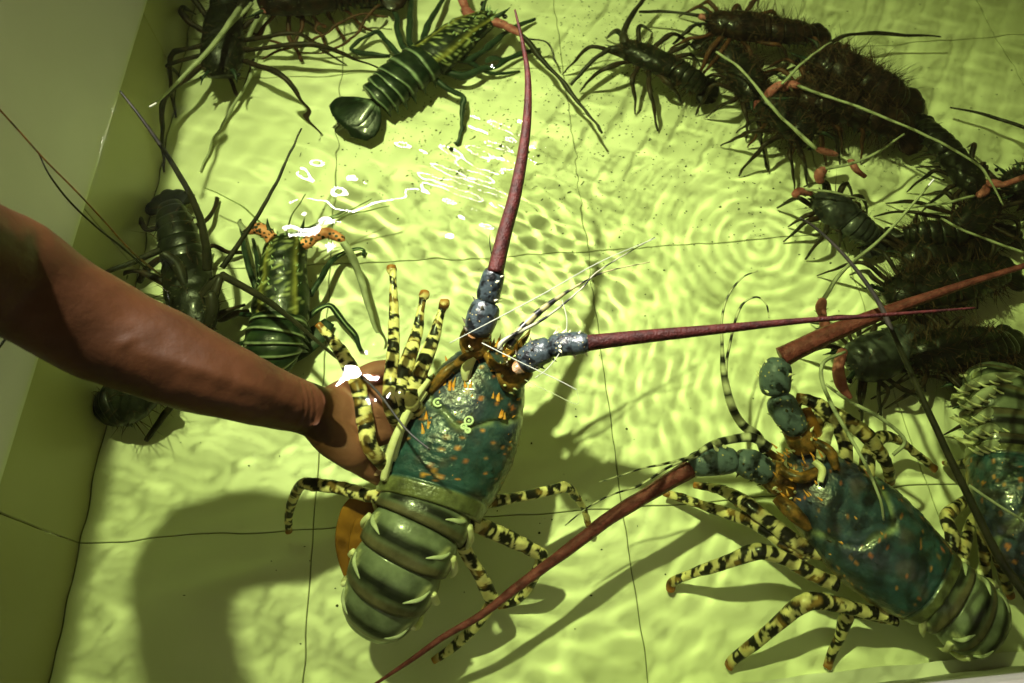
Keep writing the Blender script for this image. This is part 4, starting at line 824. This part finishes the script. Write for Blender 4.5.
far('red-brown blackish lobster along the top of the crowd, feelers pointing left', (706, 22), (760, 28), (812, 34), 19, 'rust', 202, z=.06,
    ants=[(('dark_antenna', [(700, 16, .06, 2.6), (670, 12, .055, 2), (640, 12, .04, 1.2)]), [[(715, 22, .06, 5), (706, 18, .06, 5), (698, 16, .06, 4)]]), (('dark_antenna', [(700, 24, .06, 2.6), (688, 30, .055, 2.2), (672, 44, .04, 1.4)]), [])], hair=660)
far('reddish bristly lobster on the upper rim of the crowd', (812, 58), (856, 76), (900, 98), 24, 'rust', 203, z=.065,
    ants=[(('dark_antenna', [(820, 50, .07, 3), (845, 36, .07, 2.6), (880, 34, .06, 2), (940, 38, .04, 1)]), [])], hair=1260, reach=1.0)
far('black lobster in the heart of the crowd under crossing whips', (790, 96), (846, 104), (900, 128), 26, 'rust', 204, z=.06,
    ants=[(('pale_antenna', [(798, 86, .09, 1.86), (850, 104, .11, 1.86), (900, 124, .12, 1.74), (950, 148, .12, 1.61), (985, 172, .11, 1.36), (1004, 206, .09, 0.99)]), [[(780, 90, .07, 5), (790, 84, .08, 5), (800, 87, .088, 4)]]),
          (('pale_antenna', [(782, 84, .09, 1.61), (804, 62, .10, 1.36), (832, 42, .10, 0.99)]), [[(766, 98, .07, 5), (775, 88, .08, 5), (784, 82, .088, 4)]])], hair=900)
far('dark lobster left of the crowd with reddish antenna base and pale whip', (758, 104), (740, 66), (712, 44), 18, 'dark', 205, z=.05,
    ants=[(('pale_antenna', [(716, 52, .11, 1.24), (740, 68, .11, 1.49), (775, 110, .10, 1.86), (800, 134, .09, 2.11), (817, 148, .08, 2.23)]), ('red_base', [[(838, 154, .06, 4), (828, 152, .07, 5), (816, 148, .08, 4)]])),
          (('dark_antenna', [(757, 108, .05, 2.4), (760, 140, .03, 2), (766, 170, .01, 1.2)]), ('red_base', [[(770, 102, .06, 4), (760, 102, .06, 5), (756, 110, .05, 4)]]))], hair=600)
far('green-black lobster below the centre of the crowd', (812, 140), (780, 112), (758, 90), 20, 'dark', 206, z=.055, hair=600, ants=[(('olive_thread', [(800, 128, .06, 2), (815, 140, .03, 1.4), (806, 148, .01, 1)]), [])])
far('dark lobster with a smooth oval tail on open floor right of the crowd', (982, 196), (954, 160), (925, 124), 17, 'dark', 207, z=.055, hair=40,
    ants=[(('pale_antenna', [(974, 196, .07, 1.49), (940, 204, .08, 1.36), (905, 208, .07, 0.87)]), ('red_base', [[(984, 180, .06, 4), (986, 190, .07, 5), (976, 197, .07, 4)]])),
          (('red_base', [(990, 184, .07, 3.4), (1004, 184, .08, 3.2), (1030, 176, .09, 3)]), ('red_base', [[(984, 186, .06, 4), (992, 182, .07, 5), (1006, 185, .075, 4)]]))])
far('grey-shelled lobster beneath a bright yellow whip right of the grout cross', (818, 196), (846, 218), (872, 238), 18, 'grey', 208, z=.05, hair=40, rings=False,
    ants=[(('pale_antenna', [(826, 170, .09, 1.86), (850, 164, .10, 1.74), (880, 150, .10, 1.49), (904, 134, .10, 0.99)]), ('red_base', [[(822, 184, .07, 4), (820, 176, .08, 5), (826, 168, .09, 4)]])),
          (('pale_antenna', [(806, 190, .08, 1.49), (832, 192, .09, 1.24), (866, 200, .08, 0.87)]), ('red_base', [[(814, 194, .07, 4), (800, 192, .08, 5), (794, 198, .08, 4)]])),
          (('red_base', [(850, 160, .07, 4), (855, 170, .07, 4), (864, 178, .06, 3)]), [])])
far('dark lobster behind the upright whip tip near the right edge', (996, 196), (958, 232), (906, 236), 17, 'dark', 209, z=.05, hair=480,
    ants=[(('pale_antenna', [(940, 218, .10, 1.36), (970, 234, .10, 1.61), (1030, 256, .10, 1.36)]), [])])
far('black lobster stretched above the long red-brown antenna', (884, 300), (940, 285), (1000, 272), 24, 'dark', 210, z=.055, hair=720)
far('round-ended black lobster under the long red-brown antenna at the right edge', (906, 356), (958, 348), (1008, 344), 22, 'dark', 211, z=.05, hair=600,
    ants=[(('dark_antenna', [(900, 350, .06, 2.6), (880, 380, .05, 2.2), (880, 420, .03, 1.6)]), [])])
far('grey lobster with a pink antenna base between the two crossing red antennae', (846, 366), (888, 352), (925, 338), 24, 'grey', 212, z=.045, hair=30, rings=False,
    ants=[(('pale_antenna', [(822, 300, .10, 2.48), (842, 272, .12, 2.11), (880, 240, .15, 1.74), (912, 205, .18, 1.36), (934, 179, .205, 0.87)]), ('red_base', [[(836, 340, .08, 5), (826, 328, .09, 6), (822, 314, .10, 5)], [(823, 318, .10, 5), (820, 308, .105, 5.5), (823, 298, .11, 4)]])),
          (('red_base', [(842, 352, .07, 5), (838, 366, .075, 6), (840, 382, .07, 6), (848, 398, .06, 4)]), [])])
far('dark lobster against the right edge below the round-ended one', (960, 395), (990, 385), (1030, 370), 20, 'dark', 213, z=.04, hair=480)
far('dark lobster at the right edge beyond the red antenna joint', (1010, 175), (1030, 195), (1050, 230), 18, 'dark', 214, z=.04, hair=360, ants=[(('dark_antenna', [(1030, 130, .06, 2.4), (990, 116, .05, 2), (950, 108, .03, 1.2)]), [])])
far('dark lobster tucked under the green whip near the grey-shelled one', (900, 262), (950, 250), (1005, 236), 18, 'dark', 215, z=.03, hair=480)
# ------------------------------------------------------------------ loose dirt on the floor
gg = []; rng = random.Random(9)
for (cx, cy, sx, sy, nn_) in ((600, 80, 55, 45, 420), (740, 90, 60, 50, 200), (470, 130, 60, 35, 260), (400, 170, 60, 30, 80), (580, 180, 60, 50, 120), (640, 20, 60, 20, 160), (870, 150, 80, 60, 200), (540, 400, 250, 140, 60), (560, 520, 30, 30, 6), (240, 560, 120, 80, 14), (720, 220, 60, 40, 60)):
    for i in range(int(nn_ * 1.6)):
        px, py = rng.gauss(cx, sx), rng.gauss(cy, sy)
        if not (170 < px < 1040 and -30 < py < 690): continue
        p = at(px, py, 0.0006); 
        if p[0] < XW + .01: continue
        s = rng.uniform(0.0003, 0.0012); v, f = ball_geo(p, s, (rng.uniform(.7, 1.8), rng.uniform(.6, 1.4), 0.4), 5, 3); gg.append((v, f))
V, Fc = merge(gg); o = link('sediment', V, Fc, M['sediment']); o['kind'] = 'stuff'; o['label'] = 'dark specks of dirt scattered over the tiled tank floor'; o['category'] = 'dirt'
